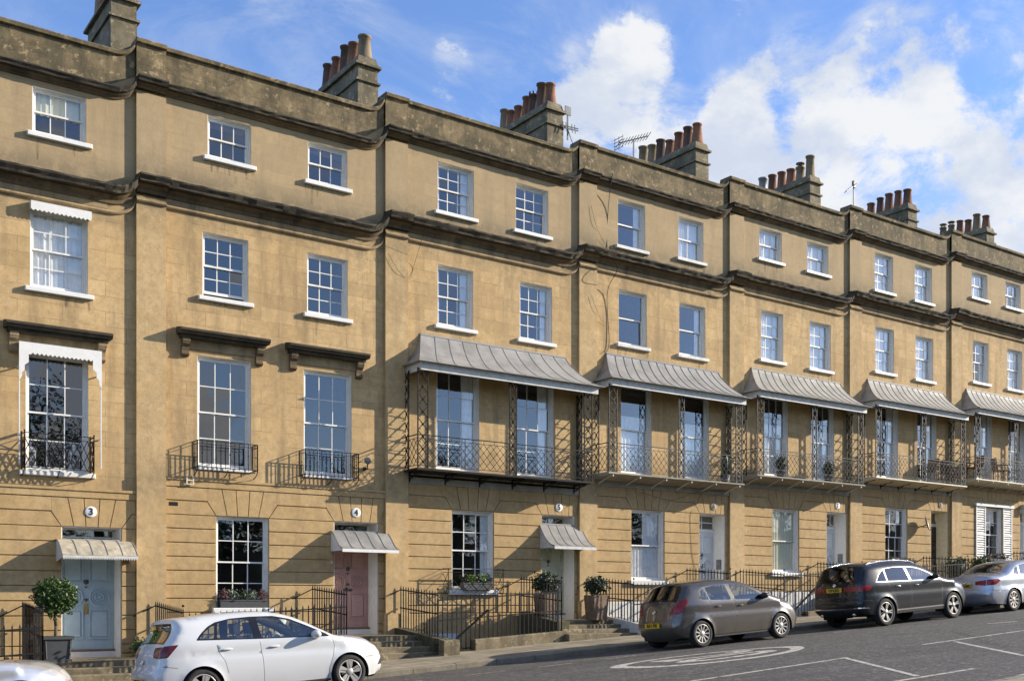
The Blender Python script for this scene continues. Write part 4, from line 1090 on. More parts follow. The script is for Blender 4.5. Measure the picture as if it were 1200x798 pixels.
def tub(label, x, y, z, w, h, seed, lm, fol=(.34, .32, .26), mat='wood'):
    T = thing('planter_tub', label, 'potted plant', (x, y, z), 'shrub tubs flanking the sage green door' if mat == 'wood' else None)
    mb = MB(); a, b = w * .42, w * .5
    mb.add([(-a, -a, 0), (a, -a, 0), (a, a, 0), (-a, a, 0), (-b, -b, h), (b, -b, h), (b, b, h), (-b, b, h), (-b + .03, -b + .03, h), (b - .03, -b + .03, h), (b - .03, b - .03, h), (-b + .03, b - .03, h), (-b + .04, -b + .04, h - .06), (b - .04, -b + .04, h - .06), (b - .04, b - .04, h - .06), (-b + .04, b - .04, h - .06)],
           [(3, 2, 1, 0), (0, 1, 5, 4), (1, 2, 6, 5), (2, 3, 7, 6), (3, 0, 4, 7), (4, 5, 9, 8), (5, 6, 10, 9), (6, 7, 11, 10), (7, 4, 8, 11), (8, 9, 13, 12), (9, 10, 14, 13), (10, 11, 15, 14), (11, 8, 12, 15), (12, 13, 14, 15)])
    mb.bar((0, -a - .004, 0), (0, -b - .004, h), .012)
    mb.build('tub', M[mat], T)
    st = MB()
    for i in range(5): st.path([(random.uniform(-.04, .04), random.uniform(-.04, .04), h - .08), (random.uniform(-.12, .12), random.uniform(-.1, .1), h + .2)], .02)
    st.build('stem', M['bark'], T)
    shrub_ball(T, (0, 0, h + fol[2] * .95), fol, 1500, .07, M[lm], seed)
tub('clipped shrub in tapered brown tub, right of the sage door by the white wall', 17.95, -1.25, 1.62, .48, .66, 5, 'leaf2')
tub('clipped shrub in tapered brown tub, behind the railing left of the sage door', 16.50, -1.0, 1.80, .46, .50, 6, 'leaf2', (.38, .34, .30))
def window_box(label, x, y, z, L, mats, seed, h=.18, hh=.16):
    T = thing('window_box', label, 'window box', (x, y, z), 'planted window boxes')
    mb = MB(); mb.box(-L / 2, L / 2, -.1, .1, 0, h); mb.box(-L / 2 - .01, L / 2 + .01, -.11, -.1, h - .03, h); mb.build('trough', M['planter'], T)
    k = len(mats)
    for i, m in enumerate(mats):
        xx = -L / 2 + L * (i + .5) / k; mb = MB(); leaves(mb, (xx, 0, h + hh * .5), (L / k * .62, .13, hh), 260, .05, seed + i, .1); mb.build('foliage', M[m], T, fixn=False)
wbz = lambda n: HL[n] + 1.61
window_box('dark trough of heather and silver plants on the sill behind the white hatchback', HX[4] + 2.27, -.02, wbz(4), 1.05, ['leafred', 'leafgrey', 'leaf2', 'leafgrey', 'leafred'], 20)
window_box('grey trough with two lime conifers behind the curved window guard', HX[5] + 2.5, -.15, wbz(5), .85, ['leaf2', 'leaflime', 'leaf2', 'leaflime', 'leaf2'], 30)
window_box('trough of mauve and green plants on the sill behind the dark SUV', HX[8] + 2.6, -.15, wbz(8) - .1, 1.3, ['leaf', 'leafgrey', 'leafred', 'leafgrey', 'leaf2'], 40)
window_box('trough of dark trailing plants below the louvred shutters', HX[9] + 2.7, -.15, wbz(9) - .12, 1.2, ['leafred', 'leaf2', 'leafred', 'leaf2'], 50)
for i, (x, lab) in enumerate(((33.9, 'bushy shrub by the black door behind the silver saloon, nearer the SUV'), (35.3, 'bushy shrub in front of the pilaster left of the louvred shutters'))):
    T = thing('bushy_shrub', lab, 'shrub', (x, -1.1, zr(x, -2) + .5), 'shrubs behind the far railings'); mb = MB(); mb.box(-.22, .22, -.2, .2, 0, .4); mb.build('pot', M['planter'], T); shrub_ball(T, (0, 0, .72), (.5, .4, .42), 1200, .09, M['leaf'], 60 + i)
T = thing('wall_plant', 'small bright green weed growing at the foot of the pilaster beside the blue door steps', 'plant', (6.75, -.5, 1.0)); shrub_ball(T, (0, 0, .14), (.26, .22, .2), 500, .06, M['leaf'], 70)
T = thing('creeper', 'dark creeper spilling over the end of the mossy wall', 'plant', (12.83, -2.35, 1.05)); shrub_ball(T, (0, 0, .0), (.24, .3, .24), 900, .055, M['leaf2'], 71); 
# balcony shrubs and seats
def bz(n): return HL[n] + 4.56
for i, (x, lab) in enumerate(((HX[7] + 1.85, 'round dark topiary ball on the cream balcony, left of the pair'), (HX[7] + 4.05, 'round dark topiary ball on the cream balcony, right of the pair'))):
    T = thing('topiary_ball', lab, 'potted plant', (x, -.45, bz(7)), 'topiary balls on the balcony'); mb = MB(); mb.lathe([(.12, 0), (.16, .2), (.17, .22), (.14, .22)], (0, 0, 0), 14); mb.build('pot', M['planter'], T); shrub_ball(T, (0, 0, .46), (.25, .24, .27), 700, .05, M['leaf2'], 80 + i)
T = thing('balcony_plant', 'thin dark plant in a pot on the grey balcony corner above the hatchback', 'potted plant', (HX[6] + 5.15, -.4, bz(6))); mb = MB(); mb.lathe([(.12, 0), (.16, .26), (.13, .26)], (0, 0, 0), 12); mb.build('pot', M['planter'], T); shrub_ball(T, (0, 0, .6), (.14, .14, .42), 260, .06, M['leaf2'], 90)
def chair(label, x, y, z, rz, col):
    T = thing('balcony_chair', label, 'chair', (x, y, z), 'chairs on the far balconies', (0, 0, rz)); m = M[col]
    mb = MB(); mb.box(-.22, .22, -.22, .22, .42, .46); mb.build('seat', m, T)
    mb = MB(); mb.prismx([(.2, .46), (.24, .46), (.32, .92), (.28, .92)], -.22, .22); mb.build('backrest', m, T)
    for sx in (-1, 1):
        for sy in (-1, 1): mb = MB(); mb.bar((sx * .2, sy * .2, 0), (sx * .2, sy * .2, .42), .035); mb.build('leg', m, T)
        mb = MB(); mb.box(sx * .24 - .025, sx * .24 + .025, -.2, .24, .62, .66); mb.bar((sx * .24, -.18, .44), (sx * .24, -.18, .62), .03); mb.build('armrest', m, T)
chair('dark wicker chair on the balcony above the dish, beside the round table', HX[8] + 3.95, -.42, bz(8), R(-70), 'wood')
chair('dark wicker chair at the right end of the balcony above the dish', HX[8] + 5.05, -.4, bz(8), R(80), 'wood')
T = thing('balcony_table', 'small folding table between two wicker chairs on the balcony above the dish', 'table', (HX[8] + 4.5, -.42, bz(8))); mb = MB(); mb.lathe([(.25, .68), (.26, .70), (.25, .72)], (0, 0, 0), 20); mb.build('table_top', M['wood'], T)
for a, b in (((-.2, -.1), (.2, .1)), ((.2, -.1), (-.2, .1)), ((-.1, .2), (.1, -.2))): mb = MB(); mb.bar((*a, 0), (*b, .68), .022); mb.build('leg', M['iron_grey'], T)
chair('dark chair at the left end of the farthest balcony', HX[9] + 1.0, -.4, bz(9), R(-90), 'wood'); chair('dark chair in the middle of the farthest balcony', HX[9] + 2.6, -.4, bz(9), R(60), 'wood')
# candle lanterns on the sill of house 3
for i, (dx, lab) in enumerate(((.16, 'white candle lantern behind the glass at left of the shaded window'), (.98, 'white candle lantern behind the glass at right of the shaded window'))):
    T = thing('candle_lantern', lab, 'lantern', (HX[3] + 3.62 + dx, .42, 4.82), 'candle lanterns in the window'); a = .09; mb = MB(); mb.box(-a, a, -a, a, 0, .03); mb.box(-a, a, -a, a, .36, .39)
    for sx in (-1, 1):
        for sy in (-1, 1): mb.bar((sx * a * .9, sy * a * .9, .03), (sx * a * .9, sy * a * .9, .36), .018)
        mb.bar((-a, sx * a, .05), (a, sx * a, .35), .01); mb.bar((a, sx * a, .05), (-a, sx * a, .35), .01)
    mb.add([(-a, -a, .39), (a, -a, .39), (a, a, .39), (-a, a, .39), (0, 0, .52)], [(0, 1, 4), (1, 2, 4), (2, 3, 4), (3, 0, 4)]); mb.lathe([(.03, .51), (.04, .54), (.02, .57)], (0, 0, 0), 8); mb.build('lantern_cage', M['curtain'], T)
    mb = MB(); mb.box(.14, .9, -.4, -.2, -.6, .0) if False else mb.lathe([(.03, .03), (.03, .15)], (0, 0, 0), 10); mb.build('candle', M['cream'], T)
# wall fittings
T = thing('wall_lamp', 'round globe lamp on a bracket beside the right-hand barred window guard', 'lamp', (11.93, -.02, HL[4] + 5.05)); mb = MB(); mb.path([(0, 0, -.1), (0, -.16, -.12), (0, -.18, .0)], .02); mb.lathe([(.05, .0), (.05, -.02)], (0, 0, -.1), 10, 'y'); mb.build('bracket', M['iron'], T); mb = MB(); mb.ico((0, -.18, .08), .085, 2); mb.build('globe', M['iron_grey'], T)
T = thing('satellite_dish', 'small dark satellite dish on the wall left of the black door', 'satellite dish', (33.15, -.03, HL[8] + 3.05)); mb = MB(); mb.path([(0, 0, 0), (0, -.15, 0), (.02, -.25, .05)], .03); mb.build('mount_arm', M['iron'], T); mb = MB(); dn = Vector((.55, -.8, .25)).normalized(); q = dn.to_track_quat('Z', 'Y'); vs = []; fs = []; nn = 18
for i, (r, h) in enumerate(((.0, -.05), (.1, -.04), (.2, -.01), (.26, .03))):
    for k in range(nn): a = 2 * math.pi * k / nn; v = q @ Vector((r * math.cos(a), r * math.sin(a) * 1.1, h)); vs.append((v.x + .05, v.y - .28, v.z + .1))
for i in range(3):
    for k in range(nn): fs.append((i * nn + k, i * nn + (k + 1) % nn, (i + 1) * nn + (k + 1) % nn, (i + 1) * nn + k))
mb.add(vs, fs, True); mb.build('dish', M['iron_grey'], T, fixn=False)
mb = MB(); v = q @ Vector((0, -.05, .3)); v0 = q @ Vector((0, -.27, .02)); mb.bar((v0.x + .05, v0.y - .28, v0.z + .1), (v.x + .05, v.y - .28, v.z + .1), .02); mb.ico((v.x + .05, v.y - .28, v.z + .1), .04, 1); mb.build('feed_arm', M['iron_grey'], T)
mb = MB(); mb.box(7.76, 7.785, -.10, -.076, 4.66, 4.86); mb.box(7.895, 7.92, -.10, -.076, 4.66, 4.86); mb.box(7.785, 7.895, -.10, -.076, 4.745, 4.77); mb.box(7.785, 7.895, -.10, -.076, 4.66, 4.68); mb.box(7.80, 7.82, -.10, -.076, 4.84, 4.86); mb.box(7.785, 7.80, -.10, -.076, 4.84, 4.86); mb.box(7.88, 7.895, -.10, -.076, 4.84, 4.86)
o = mb.build('wall_emblem', M['cream']); tag(o, 'small pale H-shaped emblem on the wall just below the left-hand barred window guard', 'emblem')
mb = MB(); mb.box(7.30 + .12, 7.60, -.036, -.0, 4.19, 4.27); o = mb.build('air_vent', M['iron']); tag(o, 'dark slotted air vent high on the channelled wall left of the barred-guard house window', 'vent')
mb = MB(); mb.box(40.0 - .55, 40.0 - .3, -.22, -.03, HL[9] + 3.55, HL[9] + 3.85); o = mb.build('security_light', M['white2']); tag(o, 'small white box fixed to the wall right of the louvred shutters', 'light')
# entry phones on door reveals
for n, lab in ((6, 'dark entry phone and key box by the white door behind the hatchback'), (7, 'grey letter box on the reveal of the white door behind the SUV')):
    mb = MB(); x = HX[n] + DOORX[n][1] - .021; z = HL[n] + LAND[n] + 1.15
    mb.box(x - .05, x, .14, .32, z, z + .3); o = mb.build('entry_phone', M['iron_grey']); tag(o, lab, 'entry phone')
# cables on the fronts
def cable(pts, label, t=.0055, sag=None):
    mb = MB(); P_ = [Vector(p) for p in pts]; out = []
    for i in range(len(P_) - 1):
        p0 = P_[max(0, i - 1)]; p1 = P_[i]; p2 = P_[i + 1]; p3 = P_[min(len(P_) - 1, i + 2)]
        for k in range(6):
            t_ = k / 6; out.append(.5 * ((2 * p1) + (-p0 + p2) * t_ + (2 * p0 - 5 * p1 + 4 * p2 - p3) * t_ ** 2 + (-p0 + 3 * p1 - 3 * p2 + p3) * t_ ** 3))
    out.append(P_[-1]); mb.path(out, t, 5); o = mb.build('wall_cable', M['iron']); tag(o, label, 'cable', 'cables strung down the fronts')
cable([(19.2, -.30, 14.1), (19.25, -.03, 13.2), (19.22, -.03, 12.), (19.25, -.45, 11.4), (19.2, -.05, 10.8), (19.28, -.03, 9.4), (19.1, -.05, 9.1)], 'thick vertical cable left of the upper two-pane windows', .013)
cable([(18.6, -.11, 13.1), (18.75, -.12, 12.6), (19.0, -.05, 12.3), (19.2, -.03, 12.1)], 'thin looping cable on the top floor beside the thick vertical one')
cable([(18.6, -.12, 10.6), (18.8, -.12, 10.2), (19.0, -.05, 10.0), (19.22, -.03, 9.9)], 'short looping cable under the middle cornice beside the thick one')
cable([(12.5, -.12, 10.6), (12.8, -.12, 10.2), (13.1, -.05, 10.1), (13.25, -.03, 10.5), (13.3, -.45, 11.2)], 'thin cable looping below the cornice on the sage door house')
cable([(22.4, -.5, 5.45), (22.5, -.05, 5.0), (22.3, -.04, 4.7), (22.35, -.04, 3.6), (22.5, -.04, 2.8), (22.0, -.04, 2.3)], 'thin cable trailing down beside the white two-pane ground-floor window')
cable([(20.3, -.11, 5.25), (21.5, -.08, 5.1), (22.4, -.08, 5.35), (23.6, -.1, 5.5)], 'thin cable slung beneath the grey balcony')
# aerials
def aerial(label, x, y, z, kind):
    T = thing('tv_aerial', label, 'aerial', (x, y, z), 'television aerials on the roofline'); mb = MB(); hgt = {0: .9, 1: 1.6, 2: 2.0}[kind]; up = {0: 0, 1: 1.1, 2: .75}[kind]; mb.bar((0, 0, 0), (0, 0, hgt), .035); mb.build('mast', M['iron_grey'], T)
    a = MB()
    if kind == 0:
        q_ = MB(); q_.box(-.1, .1, -.03, 0, .7, .95); q_.build('aerial_panel', M['iron_grey'], T)
        for z_ in (.3, .36): a.bar((-.3, 0, z_), (.3, -.1, z_), .025)
        for x_ in (-.2, -.1, .1, .2): a.bar((x_, -.1, .2), (x_, -.06, .46), .02)
        a.path([(0, 0, .3), (.3, 0, -.3), (.42, 0, -.6)], .02)
    elif kind == 1:
        d = Vector((.9, -.3, .35)); o_ = Vector((-.45, .15, .35)); a.bar(o_, o_ + d, .025)
        for i in range(11):
            c = o_ + d * (i / 10); a.bar(c + Vector((-.05, -.2, .05)), c + Vector((.05, .2, -.05)), .014)
        for i in range(4): a.bar(o_ + Vector((0, -.2, -.15 + .1 * i)), o_ + Vector((0, .25, -.15 + .1 * i)), .014)
        for i in range(3): a.bar(o_ + Vector((0, -.2 + .2 * i, -.2)), o_ + Vector((0, -.2 + .2 * i, .2)), .014)
    else:
        a.bar((-.5, -.1, .75), (.05, 0, 1.1), .03)
        for i in range(5): p = Vector((-.5, -.1, .75)).lerp(Vector((.05, 0, 1.1)), i / 4); a.bar(p + Vector((0, -.1, .05)), p + Vector((0, .1, -.05)), .014)
        a.box(-.04, .08, -.05, .05, 1.0, 1.25)
    a.v = [(x_, y_, z_ + up) for x_, y_, z_ in a.v]
    a.build('antenna', M['iron_grey'], T)
aerial('panel aerial strapped to the third chimney stack from left', HX[6] + .42, 1.1, HL[6] + 14.2, 0)
aerial('comb-shaped aerial just left of the stack with seven pots', HX[6] + 3.2, 1.6, HL[6] + 13.45, 1)
aerial('lone hooked aerial standing between two right-hand chimney stacks', HX[8] + 2.1, 1.6, HL[8] + 13.5, 2)

# ------------------------------------------------------------------ cars
def catmull(pts, k=6):
    P_ = [Vector(p) for p in pts]; out = []
    for i in range(len(P_) - 1):
        p0 = P_[max(0, i - 1)]; p1 = P_[i]; p2 = P_[i + 1]; p3 = P_[min(len(P_) - 1, i + 2)]
        for j in range(k):
            t = j / k; out.append(.5 * ((2 * p1) + (-p0 + p2) * t + (2 * p0 - 5 * p1 + 4 * p2 - p3) * t ** 2 + (-p0 + 3 * p1 - 3 * p2 + p3) * t ** 3))
    out.append(P_[-1]); return out
def resample(pts, step):
    L_ = [0]
    for a, b in zip(pts, pts[1:]): L_.append(L_[-1] + (b - a).length)
    n = max(2, int(L_[-1] / step)); out = []; j = 0
    for i in range(n + 1):
        s = L_[-1] * i / n
        while j < len(L_) - 2 and L_[j + 1] < s: j += 1
        f = (s - L_[j]) / max(1e-9, L_[j + 1] - L_[j]); out.append(pts[j].lerp(pts[j + 1], min(1, max(0, f))))
    return out, L_[-1]
def inpoly(x, z, poly):
    c = False; n = len(poly); j = n - 1
    for i in range(n):
        xi, zi = poly[i]; xj, zj = poly[j]
        if (zi > z) != (zj > z) and x < (xj - xi) * (z - zi) / (zj - zi) + xi: c = not c
        j = i
    return c
def densify(poly, step=.06):
    out = []
    for a, b in zip(poly, poly[1:] + poly[:1]):
        d = math.dist(a, b); k = max(1, int(d / step))
        for i in range(k): out.append((a[0] + (b[0] - a[0]) * i / k, a[1] + (b[1] - a[1]) * i / k))
    return out
def roundpoly(poly, r=.03):
    out = []; n = len(poly)
    for i in range(n):
        p = Vector(poly[i]); a = Vector(poly[i - 1]); b = Vector(poly[(i + 1) % n])
        ra = min(r, (a - p).length * .4); rb = min(r, (b - p).length * .4)
        A = p + (a - p).normalized() * ra; B = p + (b - p).normalized() * rb
        for k in range(4):
            t = k / 3; q = A * (1 - t) ** 2 + p * 2 * t * (1 - t) + B * t * t; out.append((q.x, q.y))
    return out
def gap(pts, w=.008):
    """thin polygon along a polyline"""
    P_ = [Vector(p) for p in pts]; l, r = [], []
    for i, p in enumerate(P_):
        d = (P_[min(i + 1, len(P_) - 1)] - P_[max(i - 1, 0)]).normalized(); n = Vector((-d.y, d.x)) * w / 2
        l.append(tuple(p + n)); r.append(tuple(p - n))
    return l + r[::-1]

def cdt(outline, regions, grid):
    vs, es = [], []
    def loop(p):
        b = len(vs); vs.extend([Vector(q) for q in p]); es.extend([(b + i, b + (i + 1) % len(p)) for i in range(len(p))])
    loop(outline)
    for r in regions: loop(r)
    vs.extend([Vector(g) for g in grid])
    V, E_, F_, *_ = delaunay_2d_cdt(vs, es, [], 0, 1e-5)
    return V, [tuple(f) for f in F_]

def car(name, label, sp, loc, paint, group=None):
    L_, Wd, zs = sp['L'], sp['W'], sp['sill']
    th = math.atan(.063); x0, y0 = loc
    T = thing(name, label, 'car', (x0, y0, zr(x0, y0)), group, (-.04, -th, 0))
    prof, tot = resample(catmull(sp['prof'], 8), .045)
    mid = Vector((L_ / 2, .7)); NP = len(prof)
    nrm = []
    for i in range(NP):
        d = (prof[min(i + 1, NP - 1)] - prof[max(i - 1, 0)]).normalized(); nrm.append(Vector((-d.y, d.x)))   # left of travel = outward (rear->front over the top)
    zb = sp['belt']; Wh = Wd
    beltz = lambda x: zb + sp.get('wedge', 0) * (1 - x / L_)
    def base_w(x, z):
        u = max(0, 1 - x / sp['tr']); v = max(0, (x - (L_ - sp['tf'])) / sp['tf'])
        w = Wh * (1 - sp['kr'] * u ** 2.2 - sp['kf'] * v ** 2.4)
        b = beltz(x)
        q = (z - b) / .05; spl = .05 * (math.log1p(math.exp(q)) if q < 30 else q)
        w -= spl * sp['tumble']
        lo = max(0, (b - .12 - z)); w -= .015 * math.exp(-((z - (b - .22)) / .07) ** 2) * (1 if .5 < x < L_ - .9 else .4)
        if z < .62: w -= .055 * ((.62 - z) / .4) ** 2
        for wx in sp['wheels']:
            dd = math.hypot(x - wx, z - sp['wr']) - sp['wr'] * 1.12
            if dd > -.08: w += .014 * math.exp(-(max(0, dd) / .035) ** 2)
        return w
    pp = [(p.x, p.y) for p in prof]
    def rad(x, z):
        if x < .9 and z < beltz(x) : return sp['rr']
        if x > L_ - .8: return sp['rf']
        if z > beltz(x) + .12: return .13
        return .11
    def w(x, z):
        d = 9
        for i in range(NP - 1):
            ax, az = pp[i]; bx, bz_ = pp[i + 1]
            if abs(ax - x) > .45 or abs(az - z) > .45: continue
            dx, dz = bx - ax, bz_ - az; t = max(0, min(1, ((x - ax) * dx + (z - az) * dz) / (dx * dx + dz * dz + 1e-12)))
            q = math.hypot(x - ax - t * dx, z - az - t * dz)
            if q < d: d = q
        r = rad(x, z); ww = base_w(x, z)
        if d < r: u = 1 - d / r; ww -= r * (1 - math.sqrt(max(0, 1 - u * u)))
        return ww
    # ---- side patch
    R_ = sp['wr'] * 1.13
    a0, a1 = prof[0], prof[-1]
    bottom = []
    xs = a1.x
    def arch_pts(cx, rev):
        pts = []; za = zs - sp['wr']; s = math.asin(max(-1, min(1, za / R_)))
        for k in range(25):
            a = s + (math.pi - 2 * s) * k / 24; pts.append((cx + R_ * math.cos(a), sp['wr'] + R_ * math.sin(a)))
        return pts
    outline = [tuple(p) for p in prof]
    wr_, wf_ = sp['wheels']
    bottom += [(a1.x - .15, zs + .02)] + [p for p in arch_pts(wf_, 0)]
    k = 30; xa, xb = wf_ - R_ - .02, wr_ + R_ + .02
    bottom += [(xa + (xb - xa) * i / k, zs) for i in range(k + 1)] + arch_pts(wr_, 0) + [(a0.x + .15, zs + .04)]
    outline += bottom
    regs = sp['side']; polys = [densify(roundpoly(r['p'], r.get('r', .02)) if not r.get('gap') else gap(r['p'], r.get('w', .008)), .07) for r in regs]
    grid = [(x * .055 + .01 * (z % 2), .2 + z * .055) for x in range(int(L_ / .055) + 1) for z in range(30)]
    grid = [g_ for g_ in grid if inpoly(g_[0], g_[1], outline)]
    V, F_ = cdt(outline, polys, grid)
    W_ = [w(v.x, v.y) for v in V]
    nr = []
    for v in V:
        e = .012; dx = (base_like(w, v.x + e, v.y) - base_like(w, v.x - e, v.y)) / (2 * e) if False else 0
        nr.append(None)
    parts = {}
    def put(key, tri, nm, mat): parts.setdefault(key, dict(n=nm, m=mat, v={}, vs=[], f=[]));  
    def addtri(key, nm, mat, pts, ids, tagp):
        d = parts.setdefault(key, dict(n=nm, m=mat, v={}, vs=[], f=[])); f = []
        for p, i in zip(pts, ids):
            kk = (tagp, i)
            if kk not in d['v']: d['v'][kk] = len(d['vs']); d['vs'].append(p)
            f.append(d['v'][kk])
        d['f'].append(f)
    cls = []
    for f in F_:
        cx = sum(V[i].x for i in f) / 3; cz = sum(V[i].y for i in f) / 3
        if not inpoly(cx, cz, outline): cls.append(None); continue
        hit = -1
        for ri, pl in enumerate(polys):
            if inpoly(cx, cz, pl): hit = ri; break
        cls.append(hit)
    for sgn in (-1, 1):
        for f, h in zip(F_, cls):
            if h is None: continue
            ids = f if sgn > 0 else f[::-1]
            pts = [(V[i].x, sgn * W_[i], V[i].y) for i in ids]
            r = regs[h] if h >= 0 else None
            key = ('body',) if r is None else (r['n'], r.get('k', h), sgn) if not r.get('share') else (r['n'],)
            addtri(key, 'body' if r is None else r['n'], paint if r is None else (paint if r['m'] == 'paint' else r['m']), pts, ids, 's%d' % sgn)
    # ---- top strip
    wb = [w(p.x, p.y) for p in prof]
    def zt_(i): return prof[i].y
    S = [0]
    for a, b in zip(prof, prof[1:]): S.append(S[-1] + (b - a).length)
    apex = max(range(NP), key=lambda i: prof[i].y)
    def s_rear(z):
        for i in range(apex):
            if prof[i].y <= z <= prof[i + 1].y: return S[i] + (S[i + 1] - S[i]) * (z - prof[i].y) / max(1e-6, prof[i + 1].y - prof[i].y)
        return 0
    def s_top(x):
        st = next(i for i in range(NP) if prof[i].y > sp['belt'] * .9)
        for i in range(st, NP - 1):
            if prof[i].x <= x <= prof[i + 1].x: return S[i] + (S[i + 1] - S[i]) * (x - prof[i].x) / max(1e-6, prof[i + 1].x - prof[i].x)
        return S[-1]
    def s_front(z):
        for i in range(NP - 2, apex, -1):
            if prof[i].y >= z >= prof[i + 1].y: return S[i] + (S[i + 1] - S[i]) * (prof[i].y - z) / max(1e-6, prof[i].y - prof[i + 1].y)
        return S[-1]
    fn = {'r': s_rear, 't': s_top, 'f': s_front}
    regs2 = sp['strip']; polys2 = []
    for r in regs2:
        pl = [(fn[c](u), y) for c, u, y in r['p']]
        polys2.append(densify(roundpoly(pl, r.get('r', .02)), .06))
    TT = .8
    out2 = [(s, -TT) for s in S] + [(s, TT) for s in S[::-1]]
    out2b = [(s, -TT) for s in S] + [(S[-1], -TT + 2 * TT * i / 12) for i in range(1, 12)] + [(s, TT) for s in S[::-1]] + [(0, TT - 2 * TT * i / 12) for i in range(1, 12)]
    grid2 = [(S[-1] * i / (NP - 1) + .001, -TT + 2 * TT * j / 14) for i in range(1, NP - 1) for j in range(1, 14)]
    V2, F2 = cdt(out2b, polys2, grid2)
    def ev(s, t):
        i = 0
        lo, hi = 0, NP - 2
        while lo < hi:
            m_ = (lo + hi + 1) // 2
            if S[m_] <= s: lo = m_
            else: hi = m_ - 1
        i = lo; f = min(1, max(0, (s - S[i]) / (S[i + 1] - S[i] + 1e-9)))
        p = prof[i].lerp(prof[i + 1], f); n_ = nrm[i].lerp(nrm[i + 1], f); ww = wb[i] * (1 - f) + wb[i + 1] * f
        tt = t / TT; cr = sp.get('crown', .045) * (1 - abs(tt) ** 2.2) 
        if p.x > L_ - .9: cr += .07 * (1 - tt * tt) * min(1, (p.x - (L_ - .9)) / .6)
        if p.x < .7: cr += sp.get('rc', .035) * (1 - tt * tt) * min(1, (.7 - p.x) / .5)
        q = p + n_ * cr
        return (q.x, ww * tt, q.y)
    for f in F2:
        cx = sum(V2[i].x for i in f) / 3; cz = sum(V2[i].y for i in f) / 3
        if abs(cz) > TT or cx < 0 or cx > S[-1]: continue
        r = None
        for ri, pl in enumerate(polys2):
            if inpoly(cx, cz, pl): r = regs2[ri]; h = ri; break
        pts = [ev(V2[i].x, V2[i].y) for i in f]
        key = ('body',) if r is None else (r['n'], 'x', (1 if cz > 0 else -1)) if r.get('split') else (r['n'], h)
        nm = 'body' if r is None else r['n']
        if r is not None and r.get('merge'): key = (r['n'], r['merge'], 1 if cz > 0 else -1)
        addtri(key, nm, paint if r is None or r['m'] == 'paint' else r['m'], pts, list(f), 't')
    for key, d in parts.items():
        me = bpy.data.meshes.new(d['n']); me.from_pydata(d['vs'], [], d['f']); me.update()
        bm = bmesh.new(); bm.from_mesh(me); bmesh.ops.remove_doubles(bm, verts=bm.verts, dist=.0015); bmesh.ops.recalc_face_normals(bm, faces=bm.faces)
        for f in bm.faces: f.smooth = True
        bm.to_mesh(me); bm.free(); me.materials.append(M[d['m']])
        o = bpy.data.objects.new(d['n'], me); COL.objects.link(o); o.parent = T
    # ---- underside, wheel wells, cabin
    mb = MB(); mb.box(.35, L_ - .35, -Wh + .27, Wh - .27, zs - .02, zs + .2); mb.box(wr_ + R_ + .05, wf_ - R_ - .05, -Wh + .05, Wh - .05, zs, zs + .18)
    for cx in (wr_, wf_):
        for s in (-1, 1):
            pts = [(cx + (R_ + .004) * math.cos(R(a)), sp['wr'] + (R_ + .004) * math.sin(R(a))) for a in range(-20, 201, 10)]
            for a, b in zip(pts, pts[1:]): mb.quad((a[0], s * (Wh - .012), a[1]), (b[0], s * (Wh - .012), b[1]), (b[0], s * (Wh - .36), b[1]), (a[0], s * (Wh - .36), a[1]))
            mb.add([(x, s * (Wh - .36), z) for x, z in pts], [tuple(range(len(pts)))])
    mb.build('underbody', M['alloydark'], T, fixn=False)
    it = MB(); ca, cb_ = sp['cabin']; bz_ = sp['belt']
    it.box(ca, cb_, -Wh + .12, Wh - .12, zs + .2, zs + .24)
    it.box(cb_ - .42, cb_ - .05, -Wh + .14, Wh - .14, bz_ - .25, bz_ - .03)
    it.build('cabin_floor', M['seat'], T)
    for xr, ks in ((sp['seats'][0], 2), (sp['seats'][1], 2)):
        for s in (-1, 1):
            m = MB(); yy = s * .36
            m.prismx([(yy - .24, .42), (yy + .24, .42), (yy + .24, .62), (yy - .24, .62)], xr, xr + .5)
            poly = [(xr - .02, .55), (xr + .12, .55), (xr - .10, bz_ + .14), (xr - .2, bz_ + .14)]; m.prism(poly, yy - .2, yy + .2)
            m.prism([(xr - .20, bz_ + .17), (xr - .10, bz_ + .17), (xr - .13, bz_ + .36), (xr - .21, bz_ + .36)], yy - .13, yy + .13); m.bar((xr - .15, yy - .06, bz_ + .1), (xr - .15, yy - .06, bz_ + .2), .015); m.bar((xr - .15, yy + .06, bz_ + .1), (xr - .15, yy + .06, bz_ + .2), .015)
            m.build('seat', M['seat'], T)
    m = MB(); vs = []
    xc = cb_ - .52
    pts = [(xc + .05 * math.cos(a * .3927), .36 + .18 * math.sin(a * .3927) , bz_ - .02 + .18 * math.cos(a * .3927)) for a in range(17)]; m.path(pts, .03, 6); m.bar((xc, .2, bz_ - .02), (xc, .52, bz_ - .02), .03); m.build('steering_wheel', M['carblack'], T)
